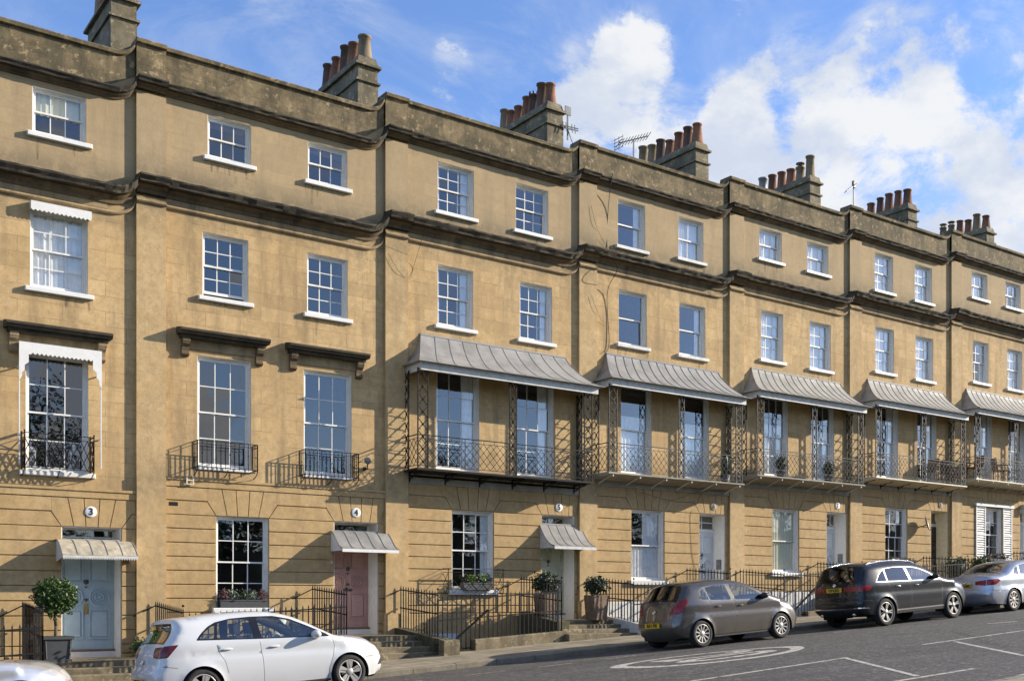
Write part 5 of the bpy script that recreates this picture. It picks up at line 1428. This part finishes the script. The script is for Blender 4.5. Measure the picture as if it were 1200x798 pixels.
    # ---- wheels
    for wi, cx in enumerate((wr_, wf_)):
        for s in (-1, 1):
            yo = s * (Wh - .015); r = sp['wr']; rr = sp['rim']; tw = .2
            c = (cx, yo, r); m = MB()
            f = lambda pr: [(a, -s * b) for a, b in pr]
            m.lathe(f([(rr, .012), (rr + .012, .0), (rr + (r - rr) * .6, -.004), (r - .02, .012), (r, .035), (r, tw - .03), (r - .02, tw), (rr, tw)]), c, 40, 'y', cap=False)
            wo = m.build('wheel', M['tyre'], T)
            m = MB(); m.lathe(f([(rr + .003, .008), (rr - .006, .0), (rr - .016, .004), (rr - .02, .012)]), c, 40, 'y', cap=False)
            m.lathe(f([(.06, .012), (.045, .004), (.001, .002)]), c, 16, 'y', cap=False)
            k = sp['spokes']; ysp = lambda dep: yo - s * -dep
            for i in range(k):
                a = 2 * math.pi * i / k + .3 * wi
                branches = sp['branch'] if 'branch' in sp else [(0, 0, .045, .03)]
                for (a0_, a1_, w0, w1) in branches:
                    p0 = Vector((math.cos(a + a0_), 0, math.sin(a + a0_))) * .045; p1 = Vector((math.cos(a + a1_), 0, math.sin(a + a1_))) * (rr - .012)
                    d = (p1 - p0).normalized(); n_ = Vector((-d.z, 0, d.x)); cc = Vector(c)
                    q = [p0 - n_ * w0 / 2, p0 + n_ * w0 / 2, p1 + n_ * w1 / 2, p1 - n_ * w1 / 2]
                    dep = [.018, .018, .006, .006]
                    vs = [cc + v + Vector((0, -s * -dp * -1, 0)) * 1 for v, dp in zip(q, dep)]
                    vs = [cc + v + Vector((0, -s * dp, 0)) for v, dp in zip(q, dep)]
                    vb = [v + Vector((0, -s * .035, 0)) for v in vs]
                    m.add(vs + vb, [(0, 1, 2, 3), (0, 4, 5, 1), (1, 5, 6, 2), (2, 6, 7, 3), (3, 7, 4, 0)])
            m.build('rim', M['alloy'], wo)
            m = MB(); m.lathe(f([(rr - .018, .012), (rr - .03, .10), (.001, .10)]), c, 24, 'y', cap=False); m.lathe(f([(rr * .62, .075), (rr * .62, .09), (.001, .075)]), c, 24, 'y', cap=False); m.build('brake_disc', M['alloydark'], wo)
    # ---- mirrors, handles
    mx_, mz = sp['mirror']
    for s in (-1, 1):
        m = MB(); yy = s * (w(mx_, mz - .03) + .1)
        m.ico((mx_, yy, mz), 1., 3, (.085, .115, .072)); m.bar((mx_ + .04, s * (w(mx_, mz - .08) - .03), mz - .06), (mx_ + .02, yy, mz - .04), .05)
        m.build('door_mirror', M[sp.get('mirror_m', paint)], T)
        for hx, hz in sp['handles']:
            m = MB(); yy = s * (w(hx, hz) + .012)
            m.ico((hx, yy, hz), 1., 2, (.095, .022, .017)); m.build('door_handle', M[sp.get('handle_m', paint)], T)
    # ---- number plate
    if 'plate' in sp:
        txt, pz, col = sp['plate']; i = min(range(apex), key=lambda k: abs(prof[k].y - pz))
        px_ = prof[i].x - sp.get('crown', .045) - .06 - sp.get('platex', .0)
        m = MB(); m.box(px_, px_ + .014, -.26, .26, pz - .055, pz + .055); po = m.build('number_plate', M['yellowplate'], T)
        text_mesh('plate_lettering', txt, .098, M['black'], po, (px_ - .003, 0, pz), (R(90), 0, R(-90)), .002, .88, .004)
    if 'badge' in sp:
        bz2 = sp['badge']; i = min(range(apex), key=lambda k: abs(prof[k].y - bz2)); m = MB(); m.lathe([(.05, 0), (.05, -.012), (.035, -.014), (.03, -.008), (.001, -.01)], (prof[i].x - sp.get('crown', .045) - .045, 0, bz2), 16, 'x', cap=False); m.build('badge', M['chrome'], T)
    if sp.get('wiper'):
        z_, x_ = sp['wiper']; m = MB(); m.bar((x_, 0, z_), (x_ + .08, -.3, z_ + .07), .018); m.build('rear_wiper', M['carblack'], T)
    if sp.get('exhaust'):
        for s in (-1, 1):
            m = MB(); m.lathe([(.001, 0), (.04, 0), (.04, .12), (.001, .12)], (.02, s * .55, zs + .06), 12, 'x', cap=False); m.build('exhaust', M['chrome'], T)
    if 'roofrail' in sp:
        xa_, xb_ = sp['roofrail']
        ids = [i for i in range(NP) if xa_ <= prof[i].x <= xb_ and prof[i].y > sp['belt'] + .3]
        for s in (-1, 1):
            m = MB(); k_ = len(ids); m.path([(prof[i].x, s * (wb[i] + .01), prof[i].y + .035 * math.sin(math.pi * min(1, max(0, j / (k_ - 1)))) ** .3) for j, i in enumerate(ids)], .035, 6); m.build('roof_rail', M['chrome'], T)
    return T, prof, w
def G_(p, w=.008): return dict(n='panel_gap', m='carblack', p=p, gap=1, w=w, share=1)
def win(nm, p, m='carglass', r=.04): return dict(n=nm, m=m, p=p, r=r)
# white hatchback
white = dict(L=4.05, W=.875, sill=.20, belt=.965, wedge=.12, wheels=(.72, 3.28), wr=.31, rim=.215, tr=.75, kr=.10, tf=1.0, kf=.22, tumble=.36, rr=.10, rf=.2, crown=.025, rc=.015,
    prof=[(.14, .24), (.04, .34), (.0, .46), (.0, .56), (.03, .64), (.07, .70), (.09, .82), (.12, .94), (.17, 1.02), (.28, 1.16), (.36, 1.30), (.36, 1.40), (.42, 1.445), (.60, 1.465), (1.0, 1.495), (1.45, 1.505), (1.9, 1.485), (2.25, 1.41), (2.55, 1.28), (2.85, 1.11), (3.08, .985), (3.4, .93), (3.7, .85), (3.88, .76), (3.98, .65), (4.03, .53), (4.05, .40), (4.02, .27), (3.95, .22)],
    side=[win('quarter_window', [(.70, 1.105), (.95, 1.09), (1.0, 1.33), (.90, 1.28), (.78, 1.19)], r=.05),
          win('rear_side_window', [(.995, 1.09), (1.60, 1.05), (1.56, 1.395), (1.25, 1.39), (1.04, 1.345)]), win('front_side_window', [(1.74, 1.045), (2.62, 1.01), (2.80, 1.02), (2.55, 1.17), (2.25, 1.31), (1.98, 1.38), (1.70, 1.395)]),
          dict(n='window_trim', m='glossblack', p=[(.65, 1.085), (1.7, 1.028), (2.95, .975), (2.90, 1.02), (2.58, 1.19), (2.28, 1.335), (2.0, 1.405), (1.6, 1.42), (1.25, 1.41), (1.0, 1.365), (.87, 1.30), (.74, 1.19)], r=.03),
          dict(n='tail_lamp', m='redlampdark', p=[(-.1, .83), (.20, .84), (.27, .92), (.38, 1.04), (-.1, 1.02)], r=.02), dict(n='headlamp', m='clearlamp', p=[(3.72, .79), (3.98, .69), (4.1, .62), (4.1, .78), (3.9, .86)], r=.02),
          G_([(1.70, .985), (1.735, .7), (1.74, .30), (1.68, .25)]), G_([(2.98, .97), (3.02, .8), (2.98, .62), (2.90, .42), (2.88, .25)]), G_([(.98, .99), (1.0, .88), (1.10, .70), (1.14, .5)]), G_([(.12, .70), (.34, .66)], .008), G_([(3.62, .55), (4.0, .58)]),
          dict(n='fuel_flap', m='paint', p=[(.62, .80), (.80, .80), (.80, .92), (.62, .92)]), dict(n='side_sill', m='carblack', p=[(1.08, .19), (2.92, .19), (2.92, .235), (1.08, .235)], r=.005), dict(n='fog_light', m='carblack', p=[(3.86, .38), (4.1, .40), (4.1, .52), (3.95, .5)])],
    strip=[dict(n='rear_window', m='privacy', p=[('r', 1.08, -.64), ('r', 1.08, .64), ('r', 1.37, .66), ('r', 1.37, -.66)], r=.05), dict(n='window_trim', m='glossblack', p=[('r', 1.055, -.75), ('r', 1.055, .75), ('r', 1.39, .77), ('r', 1.39, -.77)]),
           dict(n='tail_lamp', m='redlampdark', p=[('r', .85, .52), ('r', .83, .79), ('r', 1.02, .79), ('r', 1.0, .46)], split=1), dict(n='tail_lamp', m='redlampdark', p=[('r', .85, -.52), ('r', .83, -.79), ('r', 1.02, -.79), ('r', 1.0, -.46)], split=1),
           dict(n='windscreen', m='carglass', p=[('t', 2.14, -.66), ('t', 2.14, .66), ('t', 3.02, .74), ('t', 3.02, -.74)], r=.06), dict(n='bumper_insert', m='carblack', p=[('r', .25, -.6), ('r', .25, .6), ('r', .36, .6), ('r', .36, -.6)]),
           dict(n='grille', m='carblack', p=[('f', .62, -.4), ('f', .62, .4), ('f', .69, .4), ('f', .69, -.4)]), dict(n='headlamp', m='clearlamp', p=[('f', .66, .46), ('f', .64, .79), ('f', .78, .79), ('f', .75, .5)], split=1), dict(n='headlamp', m='clearlamp', p=[('f', .66, -.46), ('f', .64, -.79), ('f', .78, -.79), ('f', .75, -.5)], split=1)],
    cabin=(.7, 2.8), seats=(1.85, 1.0), spokes=5, branch=[(-.5, -.13, .03, .085), (.5, .2, .02, .04)], mirror=(2.66, 1.03), handles=[(1.14, .90), (1.94, .88)], plate=('LK18 VXE', .46, 1), platex=.0, badge=.78, exhaust=0)
# brown-grey hatchback
brown = dict(L=4.0, W=.868, sill=.21, belt=.98, wedge=.05, wheels=(.66, 3.17), wr=.31, rim=.215, tr=.9, kr=.15, tf=1.0, kf=.22, tumble=.38, rr=.15, rf=.24, crown=.05,
    prof=[(.16, .24), (.05, .33), (.0, .46), (.0, .58), (.03, .68), (.07, .82), (.11, .95), (.17, 1.06), (.26, 1.18), (.36, 1.31), (.43, 1.395), (.55, 1.44), (.9, 1.475), (1.35, 1.49), (1.8, 1.475), (2.15, 1.41), (2.5, 1.29), (2.8, 1.15), (3.05, 1.04), (3.3, .98), (3.6, .90), (3.8, .79), (3.92, .65), (3.98, .5), (3.98, .36), (3.9, .25)],
    side=[win('quarter_window', [(.70, 1.08), (.93, 1.06), (.84, 1.33), (.74, 1.28)], r=.05), win('rear_side_window', [(.96, 1.055), (1.60, 1.025), (1.52, 1.375), (1.2, 1.375), (.89, 1.34)]), win('front_side_window', [(1.72, 1.02), (2.62, 1.0), (2.74, 1.02), (2.45, 1.18), (2.2, 1.29), (1.95, 1.36), (1.65, 1.38)]),
          dict(n='window_trim', m='carblack', p=[(.655, 1.06), (1.66, 1.005), (2.84, .98), (2.8, 1.03), (2.5, 1.20), (2.22, 1.315), (1.96, 1.385), (1.55, 1.40), (1.2, 1.398), (.85, 1.365), (.70, 1.30)], r=.03),
          dict(n='tail_lamp', m='redlamp', p=[(-.1, .78), (.12, .79), (.20, .86), (.38, 1.12), (.20, 1.09), (-.1, .98)], r=.03), dict(n='headlamp', m='clearlamp', p=[(3.5, .83), (3.86, .68), (4.1, .62), (4.1, .82), (3.7, .90)], r=.02),
          G_([(1.64, 1.0), (1.70, .7), (1.69, .36), (1.6, .27)], .010), G_([(2.78, .99), (2.9, .8), (2.86, .5), (2.80, .27)]), G_([(.92, 1.05), (.98, .88), (1.08, .68), (1.12, .5)]), G_([(.1, .62), (.32, .60)], .01), dict(n='side_sill', m='carblack', p=[(1.0, .2), (2.85, .2), (2.85, .27), (1.0, .27)], r=.005), dict(n='fuel_flap', m='paint', p=[(.5, .80), (.66, .80), (.66, .96), (.5, .96)], r=.06)],
    strip=[dict(n='rear_window', m='privacy', p=[('r', 1.09, -.60), ('r', 1.09, .60), ('r', 1.37, .56), ('r', 1.37, -.56)], r=.1), dict(n='window_trim', m='glossblack', p=[('r', 1.05, -.76), ('r', 1.05, .76), ('r', 1.40, .74), ('r', 1.40, -.74)], r=.05),
           dict(n='tail_lamp', m='redlamp', p=[('r', .79, .60), ('r', .78, .79), ('r', .99, .79), ('r', .93, .70)], split=1), dict(n='tail_lamp', m='redlamp', p=[('r', .79, -.60), ('r', .78, -.79), ('r', .99, -.79), ('r', .93, -.70)], split=1),
           dict(n='panel_gap', m='carblack', p=[('r', .645, -.6), ('r', .645, .6), ('r', .655, .6), ('r', .655, -.6)], r=.001), dict(n='windscreen', m='carglass', p=[('t', 2.06, -.66), ('t', 2.06, .66), ('t', 2.98, .74), ('t', 2.98, -.74)], r=.06), dict(n='headlamp', m='clearlamp', p=[('f', .66, .46), ('f', .64, .79), ('f', .82, .79), ('f', .78, .5)], split=1)],
    cabin=(.7, 2.8), seats=(1.8, .95), spokes=11, branch=[(0, 0, .03, .032)], mirror=(2.58, 1.06), mirror_m='carblack', handle_m='carblack', handles=[(1.16, .90), (1.86, .88)], plate=('EG61 PXE', .56, 1), badge=.86, wiper=(1.1, .12))
# dark SUV
suv = dict(L=4.66, W=.945, sill=.30, belt=1.09, wedge=.04, wheels=(.90, 3.77), wr=.365, rim=.255, tr=.8, kr=.12, tf=1.0, kf=.2, tumble=.34, rr=.12, rf=.24, crown=.05,
    prof=[(.16, .36), (.03, .44), (.0, .56), (.0, .68), (.04, .78), (.06, .95), (.08, 1.1), (.13, 1.25), (.22, 1.42), (.28, 1.53), (.35, 1.59), (.5, 1.62), (1.0, 1.655), (1.6, 1.665), (2.2, 1.63), (2.6, 1.54), (2.95, 1.39), (3.25, 1.24), (3.45, 1.16), (3.8, 1.11), (4.2, 1.04), (4.45, .93), (4.58, .78), (4.64, .6), (4.64, .44), (4.54, .32)],
    side=[win('quarter_window', [(.60, 1.175), (1.0, 1.165), (.98, 1.47), (.78, 1.36)], 'privacy', .05), win('rear_side_window', [(1.04, 1.165), (1.92, 1.14), (1.82, 1.50), (1.4, 1.515), (1.03, 1.49)], 'privacy'), win('front_side_window', [(2.0, 1.14), (3.0, 1.12), (3.08, 1.14), (2.8, 1.31), (2.5, 1.42), (2.25, 1.475), (1.92, 1.50)]),
          dict(n='window_trim', m='alloy', p=[(.55, 1.152), (1.9, 1.122), (3.15, 1.10), (3.12, 1.135), (2.82, 1.318), (2.51, 1.43), (2.26, 1.485), (1.85, 1.512), (1.4, 1.527), (1.0, 1.495), (.77, 1.375)], r=.03),
          dict(n='tail_lamp', m='redlamp', p=[(-.1, .94), (.30, .965), (.42, 1.05), (.38, 1.10), (-.1, 1.09)], r=.03), dict(n='headlamp', m='clearlamp', p=[(4.2, .90), (4.5, .80), (4.8, .74), (4.8, .92), (4.4, .98)], r=.02),
          G_([(1.94, 1.12), (1.97, .8), (1.95, .45), (1.86, .4)]), G_([(3.22, 1.08), (3.3, .9), (3.26, .6), (3.2, .42)]), G_([(1.03, 1.15), (1.1, 1.0), (1.28, .8), (1.34, .6)]), G_([(.1, .72), (.4, .70)]),
          dict(n='side_step', m='chrome', p=[(1.34, .375), (3.32, .375), (3.32, .41), (1.34, .41)], r=.005), dict(n='side_sill', m='carblack', p=[(1.32, .28), (3.34, .28), (3.34, .374), (1.32, .374)], r=.005), dict(n='bumper_strip', m='chrome', p=[(-.1, .505), (.30, .50), (.24, .53), (-.1, .54)], r=.003)],
    strip=[dict(n='rear_window', m='privacy', p=[('r', 1.19, -.66), ('r', 1.19, .66), ('r', 1.53, .64), ('r', 1.53, -.64)], r=.08), dict(n='window_trim', m='glossblack', p=[('r', 1.13, -.76), ('r', 1.13, .76), ('r', 1.57, .74), ('r', 1.57, -.74)], r=.05),
           dict(n='tail_lamp', m='redlamp', p=[('r', .97, .36), ('r', .94, .79), ('r', 1.09, .79), ('r', 1.07, .36)], split=1), dict(n='tail_lamp', m='redlamp', p=[('r', .97, -.36), ('r', .94, -.79), ('r', 1.09, -.79), ('r', 1.07, -.36)], split=1),
           dict(n='bumper_strip', m='chrome', p=[('r', .505, -.79), ('r', .505, .79), ('r', .54, .79), ('r', .54, -.79)], r=.001), dict(n='lower_bumper', m='carblack', p=[('r', .37, -.79), ('r', .37, .79), ('r', .50, .79), ('r', .50, -.79)], r=.001),
           dict(n='windscreen', m='carglass', p=[('t', 2.36, -.66), ('t', 2.36, .66), ('t', 3.38, .74), ('t', 3.38, -.74)], r=.06), dict(n='roof_rail', m='chrome', p=[('t', .75, .70), ('t', .75, .76), ('t', 2.45, .76), ('t', 2.45, .70)], r=.01), dict(n='roof_rail', m='chrome', p=[('t', .75, -.70), ('t', .75, -.76), ('t', 2.45, -.76), ('t', 2.45, -.70)], r=.01)],
    cabin=(.8, 3.15), seats=(2.1, 1.2), spokes=5, branch=[(0, -.14, .045, .03), (0, .14, .045, .03)], mirror=(2.92, 1.2), mirror_m='carblack', handles=[(1.42, 1.02), (2.2, 1.01)], plate=('CN68 JKO', 1.015, 1), badge=1.14, platex=.0, exhaust=1, handle_m='chrome', roofrail=(.5, 2.5))
# silver blue saloon
saloon = dict(L=4.9, W=.93, sill=.22, belt=.95, wedge=.06, wheels=(1.08, 4.05), wr=.335, rim=.235, tr=1.0, kr=.13, tf=1.1, kf=.2, tumble=.40, rr=.13, rf=.24, crown=.045,
    prof=[(.16, .28), (.04, .36), (.0, .5), (.0, .6), (.04, .68), (.08, .85), (.10, .98), (.15, 1.04), (.3, 1.065), (.6, 1.09), (.85, 1.14), (1.15, 1.28), (1.45, 1.395), (1.8, 1.45), (2.3, 1.465), (2.7, 1.43), (3.05, 1.31), (3.4, 1.14), (3.65, 1.03), (4.0, .98), (4.4, .90), (4.7, .78), (4.84, .62), (4.89, .46), (4.84, .27)],
    side=[win('quarter_window', [(1.12, 1.08), (1.42, 1.06), (1.5, 1.31), (1.3, 1.24)], r=.05), win('rear_side_window', [(1.47, 1.06), (2.25, 1.03), (2.2, 1.36), (1.8, 1.36), (1.55, 1.32)]), win('front_side_window', [(2.33, 1.03), (3.2, 1.0), (3.35, 1.01), (3.05, 1.18), (2.8, 1.29), (2.55, 1.345), (2.28, 1.36)]),
          dict(n='window_trim', m='alloy', p=[(1.05, 1.06), (2.28, 1.008), (3.45, .985), (3.4, 1.02), (3.08, 1.20), (2.82, 1.31), (2.56, 1.368), (2.2, 1.382), (1.8, 1.382), (1.5, 1.335), (1.26, 1.25)], r=.03),
          dict(n='tail_lamp', m='redlamp', p=[(-.1, .80), (.30, .82), (.50, .93), (.42, .98), (-.1, .97)], r=.03), dict(n='headlamp', m='clearlamp', p=[(4.35, .80), (4.7, .66), (5.0, .6), (5.0, .76), (4.6, .84)], r=.02),
          G_([(2.29, 1.01), (2.33, .7), (2.3, .32)]), G_([(3.5, .98), (3.56, .7), (3.45, .32)]), G_([(1.4, 1.05), (1.48, .85), (1.55, .6)]), G_([(.1, .66), (.75, .63)]), dict(n='side_sill', m='carblack', p=[(1.5, .2), (3.6, .2), (3.6, .25), (1.5, .25)], r=.005)],
    strip=[dict(n='rear_window', m='privacy', p=[('t', .82, -.64), ('t', .82, .64), ('t', 1.42, .62), ('t', 1.42, -.62)], r=.08), dict(n='panel_gap', m='carblack', p=[('r', .665, -.6), ('r', .665, .6), ('r', .675, .6), ('r', .675, -.6)], r=.001),
           dict(n='tail_lamp', m='redlamp', p=[('r', .83, .40), ('r', .80, .79), ('r', .97, .79), ('r', .93, .40)], split=1), dict(n='tail_lamp', m='redlamp', p=[('r', .83, -.40), ('r', .80, -.79), ('r', .97, -.79), ('r', .93, -.40)], split=1),
           dict(n='windscreen', m='carglass', p=[('t', 2.78, -.66), ('t', 2.78, .66), ('t', 3.62, .74), ('t', 3.62, -.74)], r=.06), dict(n='headlamp', m='clearlamp', p=[('f', .66, .40), ('f', .62, .79), ('f', .78, .79), ('f', .74, .42)], split=1), dict(n='headlamp', m='clearlamp', p=[('f', .66, -.40), ('f', .62, -.79), ('f', .78, -.79), ('f', .74, -.42)], split=1), dict(n='grille', m='carblack', p=[('f', .6, -.34), ('f', .6, .34), ('f', .76, .34), ('f', .76, -.34)])],
    cabin=(1.1, 3.4), seats=(2.4, 1.5), spokes=10, branch=[(-.12, -.05, .02, .028), (.12, .05, .02, .028)], mirror=(3.15, 1.05), handles=[(1.75, .90), (2.55, .88)], plate=('YE12 DMZ', .82, 1), badge=.93)
GC = 'cars parked along the kerb'
car('parked_car', 'white five-door hatchback parked in front of the pink door, seen side on', white, (5.40, -6.6 + .875), 'pw', GC)
car('parked_car', 'dusty brown-grey hatchback parked below the grey balcony, front wheels toward uphill', brown, (16.42, -6.6 + .868), 'pb', GC)
car('parked_car', 'dark grey SUV with chrome window trim parked between hatchback and silver saloon', suv, (22.56, -6.6 + .945), 'pn', GC)
car('parked_car', 'pale silver-blue saloon parked in front of the dark SUV at the right edge', saloon, (28.12, -6.6 + .93), 'ps', GC)
sil = dict(saloon); sil.pop('plate'); sil.pop('badge'); 
car('parked_car', 'silver saloon of which only the bonnet and headlamp show at bottom left', sil, (-.62, -6.62 + .93), 'ps2', GC)

# ------------------------------------------------------------------ trees across the road (they show in the window glass)
def tree(x, y, h, seed):
    T = thing('broadleaf_tree', 'autumn broadleaf tree in the park across the road, reflected in the glass', 'tree', (x, y, .063 * x + .25), 'trees across the road'); rnd = random.Random(seed)
    mb = MB(); mb.lathe([(.34, -.3), (.28, 1.2), (.22, h * .4), (.12, h * .7), (.03, h * .95)], (0, 0, 0), 10); tips = []
    for i in range(16):
        a = rnd.uniform(0, 6.28); z0 = h * rnd.uniform(.25, .6); l = h * rnd.uniform(.22, .36); e = Vector((math.cos(a) * l, math.sin(a) * l, z0 + l * rnd.uniform(.4, 1.))); mb.path([(0, 0, z0), (e.x * .5, e.y * .5, z0 + (e.z - z0) * .65), tuple(e)], .09, 6); tips.append(e)
    mb.build('trunk', M['bark'], T)
    mb = MB()
    for i, e in enumerate(tips + [Vector((0, 0, h * .9)), Vector((0, 0, h * .7))]): leaves(mb, tuple(e), (h * .15, h * .15, h * .11), 620, .2, seed * 50 + i, .1)
    mb.build('crown', M['treeleaf'], T, fixn=False)
for i, (x, y, h) in enumerate(((11, -43, 12.5), (17, -46, 11), (23.5, -42, 8.6), (30, -45, 9.), (36, -42, 9.5), (43, -46, 10.5), (51, -43, 10.), (60, -47, 12), (70, -44, 11), (3, -44, 12), (84, -48, 12))): tree(x, y, h, 5 + i)
T = thing('added_hedge', 'tall dark hedge added out of view across the road to darken the ground-floor reflections', 'hedge', (40, -37, 2.6))  # unseen hedge, added so the lower panes reflect something dark
mb = MB()
for i in range(52): leaves(mb, (-48 + i * 2., 0, -48 * .063 + i * 2. * .063 + 1.9), (1.5, .9, 2.6 + .5 * math.sin(i * 1.7)), 330, .26, 900 + i, .1)
mb.build('foliage', M['treeleaf'], T, fixn=False); mb = MB(); mb.add([(-50, -.3, -3.6), (56, -.3, 3.1), (56, .3, 3.1), (-50, .3, -3.6), (-50, -.3, .4), (56, -.3, 6.6), (56, .3, 6.6), (-50, .3, .4)], [(0, 1, 5, 4), (2, 3, 7, 6), (4, 5, 6, 7), (3, 0, 4, 7), (1, 2, 6, 5)]); mb.build('branches', M['bark'], T)

# ------------------------------------------------------------------ light, sky, camera
F_PX, PHI, D_, CZ = 1342., R(39.2), 26., 2.10
sv = Vector((2.6, -1.0, 1.12)).normalized()       # direction towards the sun
elev = math.asin(sv.z); az = math.atan2(sv.x, sv.y)
world = bpy.data.worlds.new('World'); sc.world = world; world.use_nodes = True
nt = world.node_tree; nt.nodes.clear()
wo = N(nt, 'ShaderNodeOutputWorld'); bg = N(nt, 'ShaderNodeBackground'); sky = N(nt, 'ShaderNodeTexSky'); sky.sky_type = 'NISHITA'
sky.sun_disc = False; sky.sun_elevation = elev; sky.sun_rotation = az; sky.air_density = 1.0; sky.dust_density = .4; sky.ozone_density = 2.5; sky.altitude = 100
SKY = .10
tc = N(nt, 'ShaderNodeTexCoord'); dirv = tc.outputs['Generated']
def vdir(px, py):
    a = (px - 775) / F_PX; b = (705 - py) / F_PX; s, c = math.sin(PHI), math.cos(PHI)
    return Vector((s + a * c, c - a * s, b)).normalized()
wn = N(nt, 'ShaderNodeTexNoise'); wn.inputs['Scale'].default_value = 3.5; wn.inputs['Detail'].default_value = 3; nt.links.new(dirv, wn.inputs['Vector'])
dv = N(nt, 'ShaderNodeVectorMath'); dv.operation = 'SUBTRACT'; nt.links.new(wn.outputs['Color'], dv.inputs[0]); dv.inputs[1].default_value = (.5, .5, .5)
dm_ = N(nt, 'ShaderNodeVectorMath'); dm_.operation = 'SCALE'; nt.links.new(dv.outputs[0], dm_.inputs[0]); dm_.inputs['Scale'].default_value = .10
da = N(nt, 'ShaderNodeVectorMath'); da.operation = 'ADD'; nt.links.new(dirv, da.inputs[0]); nt.links.new(dm_.outputs[0], da.inputs[1])
nrmv = N(nt, 'ShaderNodeVectorMath'); nrmv.operation = 'NORMALIZE'; nt.links.new(da.outputs[0], nrmv.inputs[0])
acc = None
for px, py, r, a in ((757, 62, 56, .78), (722, 98, 60, .62), (775, 95, 40, .45), (700, 150, 80, .65), (630, 165, 60, .35), (872, 128, 50, .8), (885, 180, 60, .75), (800, 190, 90, .6), (1000, 120, 58, .8), (1050, 150, 70, .85), (960, 225, 80, .75), (1055, 240, 75, .6), (1095, 115, 45, .7), (900, 105, 55, .4),
                     (1140, 170, 55, .8), (1180, 200, 55, .8), (1165, 265, 60, .65), (1040, 50, 50, .6), (1100, 45, 45, .5), (950, 55, 45, .4), (1160, 20, 40, .4), (532, 63, 26, .25), (600, 105, 110, .14), (500, 150, 100, .12), (380, 60, 90, .08),
                     (1300, 120, 130, .8), (1300, 300, 150, .9), (1500, 200, 200, .7), (-200, 300, 220, .5), (300, -300, 240, .5), (900, -250, 200, .5)):
    c = vdir(px, py); dt = N(nt, 'ShaderNodeVectorMath'); dt.operation = 'DOT_PRODUCT'; nt.links.new(nrmv.outputs[0], dt.inputs[0]); dt.inputs[1].default_value = c
    ang = r / F_PX * .86; v = ramp(nt, dt.outputs['Value'], math.cos(ang * 1.25), math.cos(ang * .15), 0, a)
    acc = v if acc is None else math_(nt, 'ADD', acc, math_(nt, 'MULTIPLY', v, math_(nt, 'SUBTRACT', 1.15, acc)))
# elsewhere in the sky: scattered clouds from noise alone
cn = noise(nt, mapping(nt, dirv, (1, 1, 1.8)), 3.2, 3, .5)
sxyz = N(nt, 'ShaderNodeSeparateXYZ'); nt.links.new(dirv, sxyz.inputs[0])
back = ramp(nt, sxyz.outputs[1], .25, -.1, 0, 1)
acc = math_(nt, 'MAXIMUM', acc, math_(nt, 'MULTIPLY', math_(nt, 'MULTIPLY', ramp(nt, cn, .42, .62), back), .9))
puff = noise(nt, mapping(nt, dirv, (1, 1, 1.35)), 12, 10, .66, .25)
puff2 = noise(nt, mapping(nt, dirv, (1, 1, 1.35)), 34, 8, .68, .2)
den = math_(nt, 'ADD', math_(nt, 'ADD', acc, math_(nt, 'MULTIPLY', math_(nt, 'SUBTRACT', puff, .5), 2.1)), math_(nt, 'MULTIPLY', math_(nt, 'SUBTRACT', puff2, .5), .9))
cf = ramp(nt, den, .38, .92, 0, .96)
wisp = noise(nt, mapping(nt, dirv, (1, 1, 2.2), (0, 0, .3)), 7, 9, .68, .6)
wz = ramp(nt, acc, .02, .5, .25, 1)
cf = math_(nt, 'MAXIMUM', cf, math_(nt, 'MULTIPLY', math_(nt, 'MULTIPLY', ramp(nt, wisp, .42, .72), wz), .75))
shade = noise(nt, mapping(nt, dirv, (1, 1, 1.6), (0, 0, 0), (.02, .02, -.03)), 9, 6, .6)
ccol = mix(nt, ramp(nt, shade, .38, .62), (.98, .99, 1.0), (.70, .77, .90))
cs = N(nt, 'ShaderNodeMix'); cs.data_type = 'RGBA'; cs.blend_type = 'MULTIPLY'; cs.inputs[0].default_value = 1
CLOUD = 4.7
nt.links.new(ccol, cs.inputs[6]); cs.inputs[7].default_value = (CLOUD, CLOUD, CLOUD, 1)
skyc = N(nt, 'ShaderNodeMix'); skyc.data_type = 'RGBA'; skyc.blend_type = 'MULTIPLY'; skyc.inputs[0].default_value = 1; nt.links.new(sky.outputs[0], skyc.inputs[6]); skyc.inputs[7].default_value = (.92, 1.02, 1.28, 1)
fin = mix(nt, cf, skyc.outputs[2], cs.outputs[2])
nt.links.new(fin, bg.inputs[0]); bg.inputs[1].default_value = SKY; nt.links.new(bg.outputs[0], wo.inputs[0])
sl = bpy.data.lights.new('sun', 'SUN'); sl.energy = 4.3; sl.angle = R(.5); sl.color = (1., .90, .74)
so = bpy.data.objects.new('sun', sl); COL.objects.link(so); so.rotation_euler = (-sv).to_track_quat('-Z', 'Y').to_euler()
cam = bpy.data.cameras.new('camera'); co = bpy.data.objects.new('camera', cam); COL.objects.link(co); sc.camera = co
co.location = (0, -D_, CZ); co.rotation_euler = (R(90), 0, -PHI)
cam.sensor_fit = 'HORIZONTAL'; cam.sensor_width = 36; cam.lens = F_PX / 1200 * 36; cam.clip_end = 5000; cam.clip_start = .1
cam.shift_x = -(775 - 600) / 1200; cam.shift_y = (705 - 399) / 1200
sc.view_settings.view_transform = 'Standard'; sc.view_settings.look = 'None'; sc.view_settings.exposure = 1.0; sc.view_settings.gamma = 1
sc.cycles.max_bounces = 8; sc.cycles.transparent_max_bounces = 16; sc.cycles.use_denoising = True
sc.cycles.sample_clamp_indirect = 6; sc.cycles.caustics_reflective = False; sc.cycles.caustics_refractive = False
